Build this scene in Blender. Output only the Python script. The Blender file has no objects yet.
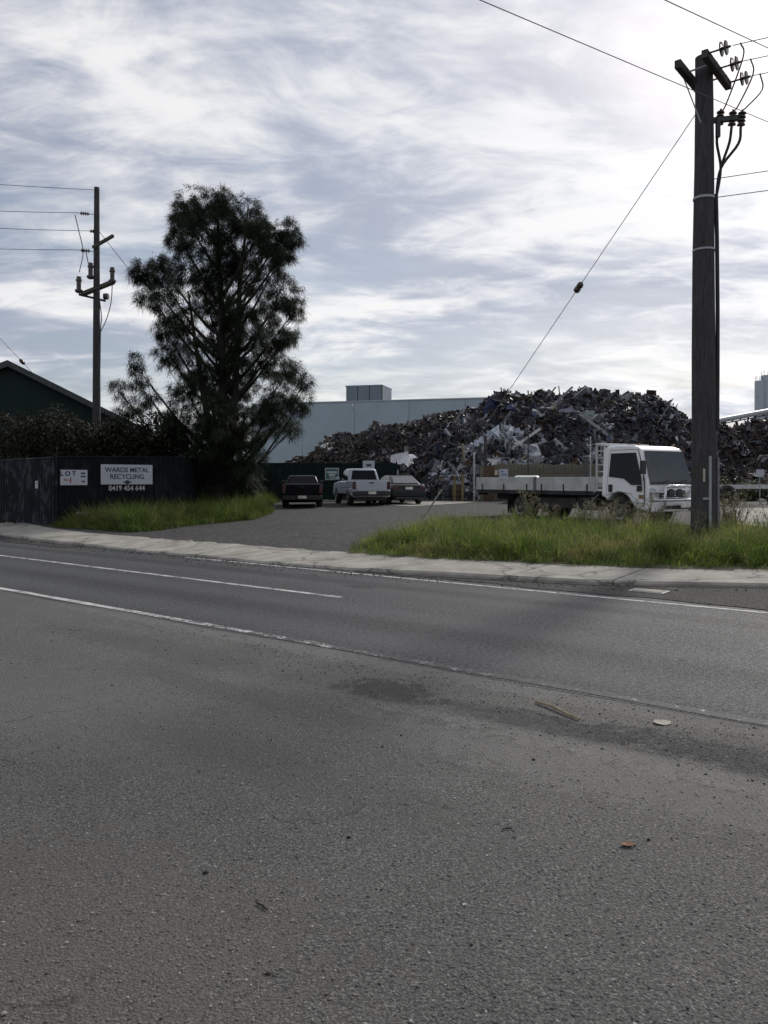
import bpy, math, random
import numpy as np
from mathutils import Vector, Matrix, noise

R = math.radians
random.seed(7)
rng = np.random.default_rng(7)
scene = bpy.context.scene
col = scene.collection

# ------------------------------------------------------------------ camera
F_PX, CX, HY, CAM_H = 796.0, 384.0, 480.0, 1.6
cam_d = bpy.data.cameras.new('camera')
cam_d.sensor_fit = 'VERTICAL'
cam_d.sensor_height = 36.0
cam_d.lens = 36.0 * F_PX / 1024.0
cam_d.shift_y = -(512.0 - HY) / 1024.0
cam_d.clip_start = 0.05
cam_d.clip_end = 6000.0
cam = bpy.data.objects.new('camera', cam_d)
cam.location = (0, 0, CAM_H)
cam.rotation_euler = (R(90), 0, 0)
col.objects.link(cam)
scene.camera = cam

# ------------------------------------------------------------------ sky
SUN_AZ, SUN_EL = R(33.0), R(34.0)
SUN = Vector((math.sin(SUN_AZ) * math.cos(SUN_EL), math.cos(SUN_AZ) * math.cos(SUN_EL), math.sin(SUN_EL)))
world = bpy.data.worlds.new('World')
scene.world = world
world.use_nodes = True
wt = world.node_tree
wt.nodes.clear()
def wn(t, **kw):
    n = wt.nodes.new(t)
    for k, v in kw.items(): setattr(n, k, v)
    return n
def wl(a, b): wt.links.new(a, b)
def wmath(op, a, b=None, c=None, clamp=False):
    n = wn('ShaderNodeMath', operation=op, use_clamp=clamp)
    for i, x in enumerate((a, b, c)):
        if x is None: continue
        if isinstance(x, (int, float)): n.inputs[i].default_value = x
        else: wl(x, n.inputs[i])
    return n.outputs[0]
def wmix(fac, a, b):
    n = wn('ShaderNodeMix', data_type='RGBA')
    for s, x in ((n.inputs[0], fac), (n.inputs[6], a), (n.inputs[7], b)):
        if isinstance(x, (int, float)): s.default_value = x
        elif isinstance(x, tuple): s.default_value = x + (1,)
        else: wl(x, s)
    return n.outputs[2]
def wramp(x, lo, hi):
    n = wn('ShaderNodeMapRange', interpolation_type='SMOOTHSTEP')
    wl(x, n.inputs[0]); n.inputs[1].default_value = lo; n.inputs[2].default_value = hi
    return n.outputs[0]
def wnoise(vec, scale, detail, rough, dist=0.0, sx=1.0, sy=1.0, rot=0.0, off=(0, 0, 0)):
    m = wn('ShaderNodeMapping'); wl(vec, m.inputs[0])
    m.inputs['Scale'].default_value = (sx, sy, 1); m.inputs['Rotation'].default_value = (0, 0, rot)
    m.inputs['Location'].default_value = off
    n = wn('ShaderNodeTexNoise'); wl(m.outputs[0], n.inputs['Vector'])
    n.inputs['Scale'].default_value = scale; n.inputs['Detail'].default_value = detail
    n.inputs['Roughness'].default_value = rough; n.inputs['Distortion'].default_value = dist
    return n.outputs['Fac']
sky = wn('ShaderNodeTexSky', sky_type='NISHITA', sun_disc=False)
sky.sun_elevation = SUN_EL; sky.sun_rotation = SUN_AZ
sky.air_density = 1.0; sky.dust_density = 1.6; sky.ozone_density = 1.0
tc = wn('ShaderNodeTexCoord')
nrm = wn('ShaderNodeVectorMath', operation='NORMALIZE'); wl(tc.outputs['Generated'], nrm.inputs[0])
sep = wn('ShaderNodeSeparateXYZ'); wl(nrm.outputs[0], sep.inputs[0])
zc = wmath('ADD', wmath('MAXIMUM', sep.outputs[2], 0.0), 0.16)
cmb = wn('ShaderNodeCombineXYZ')
wl(wmath('DIVIDE', sep.outputs[0], zc), cmb.inputs[0]); wl(wmath('DIVIDE', sep.outputs[1], zc), cmb.inputs[1])
uv = cmb.outputs[0]                                        # clouds lie on a flat layer overhead
big = wnoise(uv, 0.60, 3, 0.5, 0.6, 0.8, 1.25, R(-12), (3.7, 1.3, 0))
med = wnoise(uv, 1.45, 9, 0.58, 0.7, 0.8, 1.4, R(-14), (1.0, 6.2, 0))
fine = wnoise(uv, 5.0, 8, 0.6, 0.5, 0.8, 1.25, R(-20), (0.3, 2.2, 0))
dens = wmath('ADD', wmath('MULTIPLY', big, 0.62), wmath('ADD', wmath('MULTIPLY', med, 0.48), wmath('MULTIPLY', fine, 0.15)))
low = wmath('POWER', wmath('SUBTRACT', 1.0, wmath('MAXIMUM', sep.outputs[2], 0.0)), 7.0)   # the layer whitens in the haze near the horizon
cover = wmath('MAXIMUM', wramp(dens, 0.49, 0.70), wmath('MULTIPLY', low, 0.75))
thick = wramp(wmath('ADD', wmath('MULTIPLY', med, 0.62), wmath('MULTIPLY', fine, 0.38)), 0.38, 0.60)
dotn = wn('ShaderNodeVectorMath', operation='DOT_PRODUCT'); wl(nrm.outputs[0], dotn.inputs[0]); dotn.inputs[1].default_value = SUN
cosg = wmath('MAXIMUM', dotn.outputs['Value'], 0.0)
halo = wmath('MULTIPLY', wmath('POWER', cosg, 48.0), 0.75)   # thin cloud scatters sunlight forward
broad = wmath('MULTIPLY', wmath('POWER', cosg, 3.0), 0.11)
lum = wmath('ADD', wmath('ADD', 0.61, wmath('MULTIPLY', low, 0.15)), wmath('ADD', halo, broad))
ccol = wmix(thick, (0.74, 0.80, 0.97), (1.0, 1.0, 1.01))
shade = wmath('ADD', 0.74, wmath('MULTIPLY', thick, 0.42))
cl = wn('ShaderNodeVectorMath', operation='SCALE'); wl(ccol, cl.inputs[0]); wl(wmath('MULTIPLY', lum, shade), cl.inputs['Scale'])
sk = wn('ShaderNodeVectorMath', operation='SCALE'); wl(sky.outputs[0], sk.inputs[0]); sk.inputs['Scale'].default_value = 0.07
veil = wmix(0.32, sk.outputs[0], cl.outputs[0])              # a thin high veil over the blue
final = wmix(cover, veil, cl.outputs[0])
bg = wn('ShaderNodeBackground'); wl(final, bg.inputs[0]); bg.inputs[1].default_value = 1.0
wo = wn('ShaderNodeOutputWorld'); wl(bg.outputs[0], wo.inputs[0])

sun_d = bpy.data.lights.new('sun', 'SUN')
sun_d.energy = 2.0; sun_d.angle = R(6.0); sun_d.color = (1.0, 0.955, 0.88)
sun = bpy.data.objects.new('sun', sun_d)
sun.rotation_euler = SUN.to_track_quat('Z', 'Y').to_euler()
col.objects.link(sun)

scene.view_settings.view_transform = 'Standard'
scene.view_settings.look = 'None'
scene.view_settings.exposure = 0.22
scene.view_settings.gamma = 1.0
scene.view_settings.use_curve_mapping = False
scene.render.engine = 'CYCLES'
scene.cycles.use_denoising = True
scene.cycles.max_bounces = 6
scene.cycles.transparent_max_bounces = 8

# ------------------------------------------------------------------ helpers
def at(px, py, D):
    """a measured picture position at a distance of D metres, in metres"""
    return Vector(((px - CX) / F_PX * D, D, CAM_H + (HY - py) / F_PX * D))

class MB:
    def __init__(self): self.v, self.f, self.c = [], [], []
    def add(self, vs, fs, M=None, c=None):
        o = len(self.v)
        self.v += [tuple(M @ Vector(p)) if M is not None else tuple(p) for p in vs]
        self.f += [tuple(i + o for i in f) for f in fs]
        self.c += [c] * len(fs)
        return self
    def box(self, c, s, rot=None, M=None, col=None):
        hx, hy, hz = s[0] / 2, s[1] / 2, s[2] / 2
        T = Matrix.Translation(c)
        if rot is not None:
            T = T @ (rot if isinstance(rot, Matrix) else Matrix.Rotation(rot, 4, 'Z'))
        if M is not None: T = M @ T
        vs = [(x, y, z) for x in (-hx, hx) for y in (-hy, hy) for z in (-hz, hz)]
        return self.add(vs, [(0, 1, 3, 2), (4, 6, 7, 5), (0, 4, 5, 1), (2, 3, 7, 6), (0, 2, 6, 4), (1, 5, 7, 3)], T, col)
    def box2(self, a, b): 
        return self.box([(a[i] + b[i]) / 2 for i in range(3)], [abs(b[i] - a[i]) for i in range(3)])
    def tube(self, pts, r, n=8, cap=True, col=None):
        pts = [Vector(p) for p in pts]; k = len(pts)
        rs = list(r) if isinstance(r, (list, tuple)) else [r] * k
        vs, fs = [], []
        ref = None
        for i, p in enumerate(pts):
            t = (pts[min(i + 1, k - 1)] - pts[max(i - 1, 0)]).normalized()
            if ref is None:
                ref = Vector((0, 0, 1)) if abs(t.z) < 0.9 else Vector((1, 0, 0))
            a = (ref - t * ref.dot(t)).normalized(); b = t.cross(a); ref = a
            for j in range(n):
                w = 2 * math.pi * j / n
                vs.append(p + (a * math.cos(w) + b * math.sin(w)) * rs[i])
        for i in range(k - 1):
            for j in range(n):
                fs.append((i * n + j, i * n + (j + 1) % n, (i + 1) * n + (j + 1) % n, (i + 1) * n + j))
        if cap:
            fs.append(tuple(range(n - 1, -1, -1))); fs.append(tuple((k - 1) * n + j for j in range(n)))
        return self.add(vs, fs, None, col)
    def cyl(self, a, b, r, n=16, r2=None): return self.tube([a, b], [r, r if r2 is None else r2], n)
    def lathe(self, prof, a, axis, n=16):
        """prof: (distance along the axis, radius)"""
        axis = Vector(axis).normalized(); a = Vector(a)
        u = axis.orthogonal().normalized(); w = axis.cross(u)
        vs, fs = [], []
        for (t, r) in prof:
            for j in range(n):
                g = 2 * math.pi * j / n
                vs.append(a + axis * t + (u * math.cos(g) + w * math.sin(g)) * r)
        for i in range(len(prof) - 1):
            for j in range(n):
                fs.append((i * n + j, i * n + (j + 1) % n, (i + 1) * n + (j + 1) % n, (i + 1) * n + j))
        fs.append(tuple(range(n - 1, -1, -1))); fs.append(tuple((len(prof) - 1) * n + j for j in range(n)))
        return self.add(vs, fs)
    def prism(self, poly, y0, y1, w=None):
        """poly of (x, z) drawn out along y; w(z) gives a half-width instead of y0, y1"""
        n = len(poly)
        a = [(x, (-w(z) if w else y0), z) for x, z in poly]; b = [(x, (w(z) if w else y1), z) for x, z in poly]
        fs = [(i, (i + 1) % n, n + (i + 1) % n, n + i) for i in range(n)]
        fs += [tuple(range(n - 1, -1, -1)), tuple(range(n, 2 * n))]
        return self.add(a + b, fs)
    def plate(self, pts, t):
        """a polygon in space given thickness t along its normal"""
        pts = [Vector(p) for p in pts]; n = len(pts)
        nm = Vector((0, 0, 0))
        for i in range(n): nm += pts[i].cross(pts[(i + 1) % n])
        nm.normalize()
        vs = [p - nm * t / 2 for p in pts] + [p + nm * t / 2 for p in pts]
        fs = [(i, (i + 1) % n, n + (i + 1) % n, n + i) for i in range(n)] + [tuple(range(n - 1, -1, -1)), tuple(range(n, 2 * n))]
        return self.add(vs, fs)
    def mesh(self, name, mat, smooth=True, ang=38):
        me = bpy.data.meshes.new(name)
        me.from_pydata([tuple(p) for p in self.v], [], self.f); me.update()
        if any(c is not None for c in self.c):
            att = me.attributes.new('tone', 'FLOAT_COLOR', 'FACE')
            d = []
            for c in self.c: d += list(c or (0.1, 0.1, 0.1)) + [1.0]
            att.data.foreach_set('color', d)
        if mat: me.materials.append(mat)
        if smooth:
            me.polygons.foreach_set('use_smooth', [True] * len(me.polygons))
            me.set_sharp_from_angle(angle=R(ang))
        return me
    def build(self, name, mat, parent=None, smooth=True, bevel=0, ang=38):
        o = bpy.data.objects.new(name, self.mesh(name, mat, smooth, ang)); col.objects.link(o)
        if parent: o.parent = parent
        if bevel:
            b = o.modifiers.new('bevel', 'BEVEL'); b.width = bevel; b.segments = 3; b.limit_method = 'ANGLE'; b.angle_limit = R(35)
            b.harden_normals = False
        return o

def link_mesh(name, me, parent=None, loc=(0, 0, 0), rot=None):
    o = bpy.data.objects.new(name, me); col.objects.link(o)
    if parent: o.parent = parent
    o.location = loc
    if rot is not None: o.rotation_euler = rot
    return o
def tag(o, label=None, cat=None, group=None, kind=None):
    if label: o['label'] = label
    if cat: o['category'] = cat
    if group: o['group'] = group
    if kind: o['kind'] = kind
    return o
def thing(name, label, cat, loc=(0, 0, 0), rz=0.0, group=None):
    o = bpy.data.objects.new(name, None); col.objects.link(o)
    o.empty_display_size = 0.2
    o.location = loc; o.rotation_euler = (0, 0, rz)
    return tag(o, label, cat, group)
def np_mesh(name, verts, tris, mat):
    me = bpy.data.meshes.new(name)
    verts = np.ascontiguousarray(verts, dtype=np.float32).reshape(-1, 3); tris = np.ascontiguousarray(tris, dtype=np.int32).reshape(-1, 3)
    me.vertices.add(len(verts)); me.vertices.foreach_set('co', verts.ravel())
    me.loops.add(tris.size); me.loops.foreach_set('vertex_index', tris.ravel())
    me.polygons.add(len(tris)); me.polygons.foreach_set('loop_start', np.arange(0, tris.size, 3, dtype=np.int32))
    me.update(calc_edges=True); me.validate()
    if mat: me.materials.append(mat)
    return me
def copy_tree(o, parent=None):
    c = o.copy(); col.objects.link(c)
    if parent: c.parent = parent
    for ch in list(o.children): copy_tree(ch, c)
    return c

# ------------------------------------------------------------------ materials
def mat_new(name):
    m = bpy.data.materials.new(name); m.use_nodes = True
    nt = m.node_tree; nt.nodes.clear()
    out = nt.nodes.new('ShaderNodeOutputMaterial')
    return m, nt, out
class NT:
    """small node helper"""
    def __init__(self, name):
        self.m, self.t, self.out = mat_new(name)
        self.geo = None
    def n(self, t, **kw):
        x = self.t.nodes.new(t)
        for k, v in kw.items(): setattr(x, k, v)
        return x
    def l(self, a, b): self.t.links.new(a, b)
    def set(self, s, x):
        if isinstance(x, (int, float)): s.default_value = x
        elif isinstance(x, tuple): s.default_value = x + (1,) if len(x) == 3 and s.type == 'RGBA' else x
        else: self.l(x, s)
    def pos(self, kind='Object'):
        return self.n('ShaderNodeTexCoord').outputs[kind]
    def wpos(self): return self.n('ShaderNodeNewGeometry').outputs['Position']
    def noise(self, vec, scale, detail=4, rough=0.55, dist=0.0, mscale=None, rot=None):
        if mscale or rot:
            mp = self.n('ShaderNodeMapping'); self.l(vec, mp.inputs[0])
            if mscale: mp.inputs['Scale'].default_value = mscale
            if rot: mp.inputs['Rotation'].default_value = rot
            vec = mp.outputs[0]
        x = self.n('ShaderNodeTexNoise'); self.l(vec, x.inputs['Vector'])
        x.inputs['Scale'].default_value = scale; x.inputs['Detail'].default_value = detail
        x.inputs['Roughness'].default_value = rough; x.inputs['Distortion'].default_value = dist
        return x.outputs['Fac']
    def voro(self, vec, scale, out='Color', feature='F1', rand=1.0):
        x = self.n('ShaderNodeTexVoronoi', feature=feature); self.l(vec, x.inputs['Vector']); x.inputs['Scale'].default_value = scale
        x.inputs['Randomness'].default_value = rand
        return x.outputs[out]
    def math(self, op, a, b=None, clamp=False):
        x = self.n('ShaderNodeMath', operation=op, use_clamp=clamp)
        self.set(x.inputs[0], a)
        if b is not None: self.set(x.inputs[1], b)
        return x.outputs[0]
    def ramp(self, x, lo, hi, a=0.0, b=1.0):
        r = self.n('ShaderNodeMapRange', interpolation_type='SMOOTHSTEP'); self.l(x, r.inputs[0])
        for i, v in ((1, lo), (2, hi), (3, a), (4, b)): r.inputs[i].default_value = v
        return r.outputs[0]
    def mix(self, f, a, b, blend='MIX'):
        x = self.n('ShaderNodeMix', data_type='RGBA', blend_type=blend)
        self.set(x.inputs[0], f); self.set(x.inputs[6], a); self.set(x.inputs[7], b)
        return x.outputs[2]
    def bsdf(self, color, rough=0.6, metal=0.0, bump=None, bstr=0.3, bdist=0.01, spec=None):
        b = self.n('ShaderNodeBsdfPrincipled')
        self.set(b.inputs['Base Color'], color); self.set(b.inputs['Roughness'], rough); self.set(b.inputs['Metallic'], metal)
        if spec is not None: b.inputs['Specular IOR Level'].default_value = spec
        if bump is not None:
            bp = self.n('ShaderNodeBump'); bp.inputs['Strength'].default_value = bstr; bp.inputs['Distance'].default_value = bdist
            self.l(bump, bp.inputs['Height']); self.l(bp.outputs[0], b.inputs['Normal'])
        self.l(b.outputs[0], self.out.inputs[0])
        return self.m
def simple(name, c, rough=0.6, metal=0.0, var=0.25, scale=6.0, dirt=0.0, dirtc=(0.09, 0.075, 0.06), spec=None, bstr=0.05):
    t = NT(name); p = t.pos()
    n = t.noise(p, scale, 6, 0.6)
    cc = t.mix(t.ramp(n, 0.3, 0.7), tuple(x * (1 - var) for x in c), tuple(min(x * (1 + var), 0.95) for x in c))
    if dirt:
        cc = t.mix(t.math('MULTIPLY', t.ramp(t.noise(p, scale * 0.55, 8, 0.68, 0.4), 0.42, 0.72), dirt), cc, dirtc)
    return t.bsdf(cc, t.ramp(n, 0.2, 0.8, max(rough - 0.08, 0.02), min(rough + 0.1, 1)), metal, n, bstr, 0.01, spec)
def leaf_mat(name, c1, c2, trans=0.35, c3=None):
    t = NT(name)
    g = t.n('ShaderNodeNewGeometry')
    cc = t.mix(g.outputs['Random Per Island'], c1, c2)
    if c3:
        cc = t.mix(t.ramp(t.noise(t.wpos(), 0.9, 5, 0.6), 0.48, 0.68), cc, c3)
        cc = t.mix(t.ramp(t.noise(t.wpos(), 2.3, 4, 0.6), 0.46, 0.62, 0.0, 0.7), cc, c1)      # patches of a darker green
    b = t.n('ShaderNodeBsdfPrincipled'); t.l(cc, b.inputs['Base Color']); b.inputs['Roughness'].default_value = 0.6
    b.inputs['Specular IOR Level'].default_value = 0.25
    tr = t.n('ShaderNodeBsdfTranslucent'); t.l(cc, tr.inputs[0])
    mx = t.n('ShaderNodeMixShader'); mx.inputs[0].default_value = trans
    t.l(b.outputs[0], mx.inputs[1]); t.l(tr.outputs[0], mx.inputs[2]); t.l(mx.outputs[0], t.out.inputs[0])
    return t.m

# road frame: s runs along the road (far left is positive), p across it, away from the viewer
DX, DY = -0.782, 0.6233
NX, NY = 0.6233, 0.782
def sp(s, p): return (s * DX + p * NX, s * DY + p * NY)
KS = [-40, -6, 0, 2.9, 5.27, 8.4, 11, 20, 23.3, 30, 60]
KP = [40, 18.6, 14.6, 12.65, 11.3, 10.6, 10.42, 10.45, 11.1, 13.2, 24]
def kerbp(s): return np.interp(s, KS, KP)
FPW = 1.5
def kerbz(s): return np.interp(s, [7.5, 9.8, 15.5, 17.5], [0.085, 0.05, 0.05, 0.085])
def terrain(x, y):
    s = x * DX + y * DY; p = x * NX + y * NY
    q = p - kerbp(s) - FPW
    kz = kerbz(s)
    z = 0.155 + 0.0155 * np.clip(q, 0, 16) - (0.155 - kz) * np.clip(-q / FPW, 0, 1)
    md = np.exp(-((q - 2.6) / 2.2) ** 2) * np.clip((12.2 - s) / 3.0, 0, 1)
    md = md * np.clip(q / 1.2, 0, 1) ** 1.5
    return z + 0.13 * md

def sheet(name, ss, qf, zf, mat, nq):
    """a strip along the road: for each s, nq steps across between qf(s) = (p0, p1)"""
    vs, fs = [], []
    for s in ss:
        p0, p1 = qf(s)
        for j in range(nq + 1):
            x, y = sp(s, p0 + (p1 - p0) * j / nq)
            vs.append((x, y, zf(x, y)))
    w = nq + 1
    for i in range(len(ss) - 1):
        for j in range(nq):
            fs.append((i * w + j, (i + 1) * w + j, (i + 1) * w + j + 1, i * w + j + 1))
    m = MB(); m.add(vs, fs)
    o = m.build(name, mat, smooth=True, ang=60)
    # faces up
    if o.data.polygons[0].normal.z < 0: o.data.flip_normals()
    return tag(o, kind='structure')
def poly_sheet(name, pts, dz, mat, step=0.8):
    """a patch of ground bounded by a polygon, following the terrain"""
    import bmesh
    bm = bmesh.new()
    bm.faces.new([bm.verts.new((x, y, 0)) for x, y in pts])
    xs = [p[0] for p in pts]; ys = [p[1] for p in pts]
    for ax, lo, hi in ((0, min(xs), max(xs)), (1, min(ys), max(ys))):
        k = lo + step
        while k < hi:
            co = (k, 0, 0) if ax == 0 else (0, k, 0); no = (1, 0, 0) if ax == 0 else (0, 1, 0)
            bmesh.ops.bisect_plane(bm, geom=bm.verts[:] + bm.edges[:] + bm.faces[:], plane_co=co, plane_no=no); k += step
    for v in bm.verts: v.co.z = terrain(v.co.x, v.co.y) + dz
    bmesh.ops.recalc_face_normals(bm, faces=bm.faces[:])
    me = bpy.data.meshes.new(name); bm.to_mesh(me); bm.free()
    if me.polygons[0].normal.z < 0: me.flip_normals()
    me.materials.append(mat)
    return tag(link_mesh(name, me), kind='structure')

# ------------------------------------------------------------------ ground materials
def road_coords(t):
    """s, p of a shading point, for worn marks that follow the road"""
    w = t.wpos()
    def dot(v):
        x = t.n('ShaderNodeVectorMath', operation='DOT_PRODUCT'); t.l(w, x.inputs[0]); x.inputs[1].default_value = v
        return x.outputs['Value']
    return dot((DX, DY, 0)), dot((NX, NY, 0))
def asphalt(name, dark, light, grain=95.0, bstr=0.7, patches=None, rough=0.78, chips=0.5, tint=None, track=False, spk_s=42, spk_k=1.0, cracks=0.0):
    t = NT(name); w = t.wpos()
    cell = t.voro(w, grain, 'Color')
    sepc = t.n('ShaderNodeSeparateColor'); t.l(cell, sepc.inputs[0])
    dist = t.voro(w, grain, 'Distance')
    fine = t.noise(w, 260, 3, 0.7)
    f = t.math('ADD', t.math('MULTIPLY', t.ramp(sepc.outputs[0], 0.1, 0.95), 0.55), t.math('MULTIPLY', fine, 0.45))
    c = t.mix(f, dark, light)
    c = t.mix(t.math('MULTIPLY', t.ramp(sepc.outputs[1], 0.86, 0.94), chips), c, (0.30, 0.29, 0.275))      # pale stone chips
    c = t.mix(t.math('MULTIPLY', t.ramp(sepc.outputs[2], 0.92, 0.97), 0.65), c, (0.018, 0.018, 0.019))
    pit = t.ramp(dist, 0.45, 0.85)
    c = t.mix(t.math('MULTIPLY', pit, 0.45), c, tuple(x * 0.45 for x in dark))
    wide = t.noise(w, 0.55, 6, 0.62, 0.3)
    c = t.mix(t.ramp(wide, 0.36, 0.66), c, t.mix(0.30, c, tuple(x * 0.55 for x in dark)))
    mid = t.noise(w, 3.1, 7, 0.7, 0.5)
    c = t.mix(t.math('MULTIPLY', t.ramp(mid, 0.5, 0.78), 0.35), c, tint or tuple(x * 1.15 for x in light))
    spk = t.noise(w, spk_s, 5, 0.75); c = t.mix(t.ramp(spk, 0.40, 0.53, 0.75 * spk_k, 0.0), c, tuple(x * 0.45 for x in dark)); c = t.mix(t.ramp(spk, 0.50, 0.62, 0.0, 0.6 * spk_k), c, tuple(x * 1.25 for x in light))
    s, p = road_coords(t)
    edge = t.noise(w, 9.0, 9, 0.78, 0.8)
    if track:                                                        # polished wheel tracks and an oily strip between them
        for pc, wd, k in track:
            g = t.math('SUBTRACT', 1.0, t.ramp(t.math('ABSOLUTE', t.math('SUBTRACT', p, pc)), 0.05, wd))
            c = t.mix(t.math('MULTIPLY', g, abs(k)), c, tuple(x * (0.55 if k < 0 else 1.0) for x in (dark if k < 0 else light)))
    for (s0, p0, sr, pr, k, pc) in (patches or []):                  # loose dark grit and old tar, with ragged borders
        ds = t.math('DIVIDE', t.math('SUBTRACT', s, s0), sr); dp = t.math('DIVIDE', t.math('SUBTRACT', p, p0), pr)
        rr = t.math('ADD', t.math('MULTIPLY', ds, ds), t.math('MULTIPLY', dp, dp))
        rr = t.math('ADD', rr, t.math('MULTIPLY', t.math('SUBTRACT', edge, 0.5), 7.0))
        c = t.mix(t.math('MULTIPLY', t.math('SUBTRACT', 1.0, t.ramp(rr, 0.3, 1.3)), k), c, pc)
    if cracks:                                                       # fine wandering cracks in the old seal
        wv = t.n('ShaderNodeVectorMath', operation='ADD'); t.l(w, wv.inputs[0])
        nz = t.n('ShaderNodeTexNoise'); t.l(w, nz.inputs['Vector']); nz.inputs['Scale'].default_value = 2.2; nz.inputs['Detail'].default_value = 7
        sc = t.n('ShaderNodeVectorMath', operation='SCALE'); t.l(nz.outputs['Color'], sc.inputs[0]); sc.inputs['Scale'].default_value = 0.9; t.l(sc.outputs[0], wv.inputs[1])
        ed = t.voro(wv.outputs[0], 0.42, 'Distance', 'DISTANCE_TO_EDGE')
        gate = t.ramp(t.noise(w, 0.5, 3, 0.5), 0.46, 0.58)
        c = t.mix(t.math('MULTIPLY', t.math('MULTIPLY', t.math('SUBTRACT', 1.0, t.ramp(ed, 0.0, 0.006)), gate), cracks), c, (0.02, 0.02, 0.02))
    h = t.math('ADD', t.math('MULTIPLY', t.math('SUBTRACT', 1.0, dist), 0.8), t.math('ADD', t.math('MULTIPLY', fine, 0.5), t.math('MULTIPLY', mid, 0.2)))
    return t.bsdf(c, t.ramp(sepc.outputs[0], 0, 1, rough - 0.12, rough + 0.14), 0.0, h, bstr, 0.008, 0.25)
TAR = (0.022, 0.022, 0.024)
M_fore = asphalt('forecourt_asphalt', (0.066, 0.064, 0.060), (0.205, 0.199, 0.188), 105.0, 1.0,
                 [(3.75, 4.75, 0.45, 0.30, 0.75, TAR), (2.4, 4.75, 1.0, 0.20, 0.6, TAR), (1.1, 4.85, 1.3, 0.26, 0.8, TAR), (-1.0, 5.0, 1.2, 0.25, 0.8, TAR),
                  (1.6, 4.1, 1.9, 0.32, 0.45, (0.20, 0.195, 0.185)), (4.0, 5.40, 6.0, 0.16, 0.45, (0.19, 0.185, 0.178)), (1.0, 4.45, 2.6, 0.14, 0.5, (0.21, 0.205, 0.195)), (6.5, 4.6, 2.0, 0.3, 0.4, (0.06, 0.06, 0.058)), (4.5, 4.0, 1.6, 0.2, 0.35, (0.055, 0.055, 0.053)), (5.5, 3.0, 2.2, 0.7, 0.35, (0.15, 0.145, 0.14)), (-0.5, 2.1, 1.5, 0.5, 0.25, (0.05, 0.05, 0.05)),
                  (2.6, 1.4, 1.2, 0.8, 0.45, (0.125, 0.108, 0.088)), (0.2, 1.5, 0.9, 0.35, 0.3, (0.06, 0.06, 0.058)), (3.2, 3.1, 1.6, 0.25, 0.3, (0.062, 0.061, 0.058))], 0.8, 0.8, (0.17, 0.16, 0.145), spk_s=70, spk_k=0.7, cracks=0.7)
M_road = asphalt('road_asphalt', (0.028, 0.029, 0.0315), (0.094, 0.096, 0.101), 100.0, 0.6,
                 [(7.7, 9.1, 0.30, 0.16, 0.8, TAR), (12, 9.6, 6.0, 0.18, 0.4, TAR), (3.0, 9.55, 4.0, 0.10, 0.45, TAR)], 0.72, 0.35,
                 track=[(6.2, 0.45, 0.35), (7.5, 0.45, 0.3), (6.9, 0.4, -0.35), (8.95, 0.4, 0.25), (9.75, 0.35, 0.25), (9.35, 0.25, -0.4)], spk_s=26, spk_k=1.0, cracks=0.6)
M_shoulder = asphalt('shoulder_grit', (0.022, 0.021, 0.020), (0.085, 0.080, 0.074), 60.0, 1.0, None, 0.9, 0.25, (0.07, 0.06, 0.05))
M_yard = asphalt('yard_asphalt', (0.026, 0.026, 0.026), (0.080, 0.078, 0.076), 30.0, 0.6, None, 0.9, 0.25, (0.09, 0.085, 0.076), spk_s=7, spk_k=0.8, cracks=0.8)
M_soil = simple('soil', (0.06, 0.052, 0.035), 0.95, 0, 0.4, 9, 0.5, (0.05, 0.06, 0.02), bstr=0.4)
M_ground = simple('far_ground', (0.085, 0.078, 0.065), 0.95, 0, 0.3, 0.3, 0.4, (0.05, 0.06, 0.03))

def concrete(name, c, crack=0.6, grime=0.7):
    t = NT(name); w = t.wpos()
    n = t.noise(w, 2.2, 8, 0.66); g = t.noise(w, 60, 4, 0.7); b = t.noise(w, 0.7, 6, 0.6, 0.4)
    cc = t.mix(t.ramp(n, 0.32, 0.68), tuple(x * 0.72 for x in c), tuple(x * 1.12 for x in c))
    cc = t.mix(t.math('MULTIPLY', g, 0.35), cc, tuple(x * 0.5 for x in c))
    cc = t.mix(t.math('MULTIPLY', t.ramp(b, 0.5, 0.72), grime), cc, (0.10, 0.092, 0.08))
    wv = t.n('ShaderNodeVectorMath', operation='ADD'); t.l(w, wv.inputs[0])
    nz = t.n('ShaderNodeTexNoise'); t.l(w, nz.inputs['Vector']); nz.inputs['Scale'].default_value = 3.0; nz.inputs['Detail'].default_value = 5
    sc = t.n('ShaderNodeVectorMath', operation='SCALE'); t.l(nz.outputs['Color'], sc.inputs[0]); sc.inputs['Scale'].default_value = 0.6; t.l(sc.outputs[0], wv.inputs[1])
    ed = t.voro(wv.outputs[0], 0.55, 'Distance', 'DISTANCE_TO_EDGE')
    ck = t.math('MULTIPLY', t.math('SUBTRACT', 1.0, t.ramp(ed, 0.0, 0.022)), crack)
    cc = t.mix(ck, cc, (0.035, 0.033, 0.03))
    h = t.math('SUBTRACT', t.math('ADD', n, t.math('MULTIPLY', g, 0.25)), ck)
    return t.bsdf(cc, 0.88, 0.0, h, 0.45, 0.012, 0.3)
M_conc = concrete('footpath_concrete', (0.37, 0.35, 0.31))
M_pad = concrete('pad_concrete', (0.36, 0.34, 0.30), 0.4, 0.4)

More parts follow.
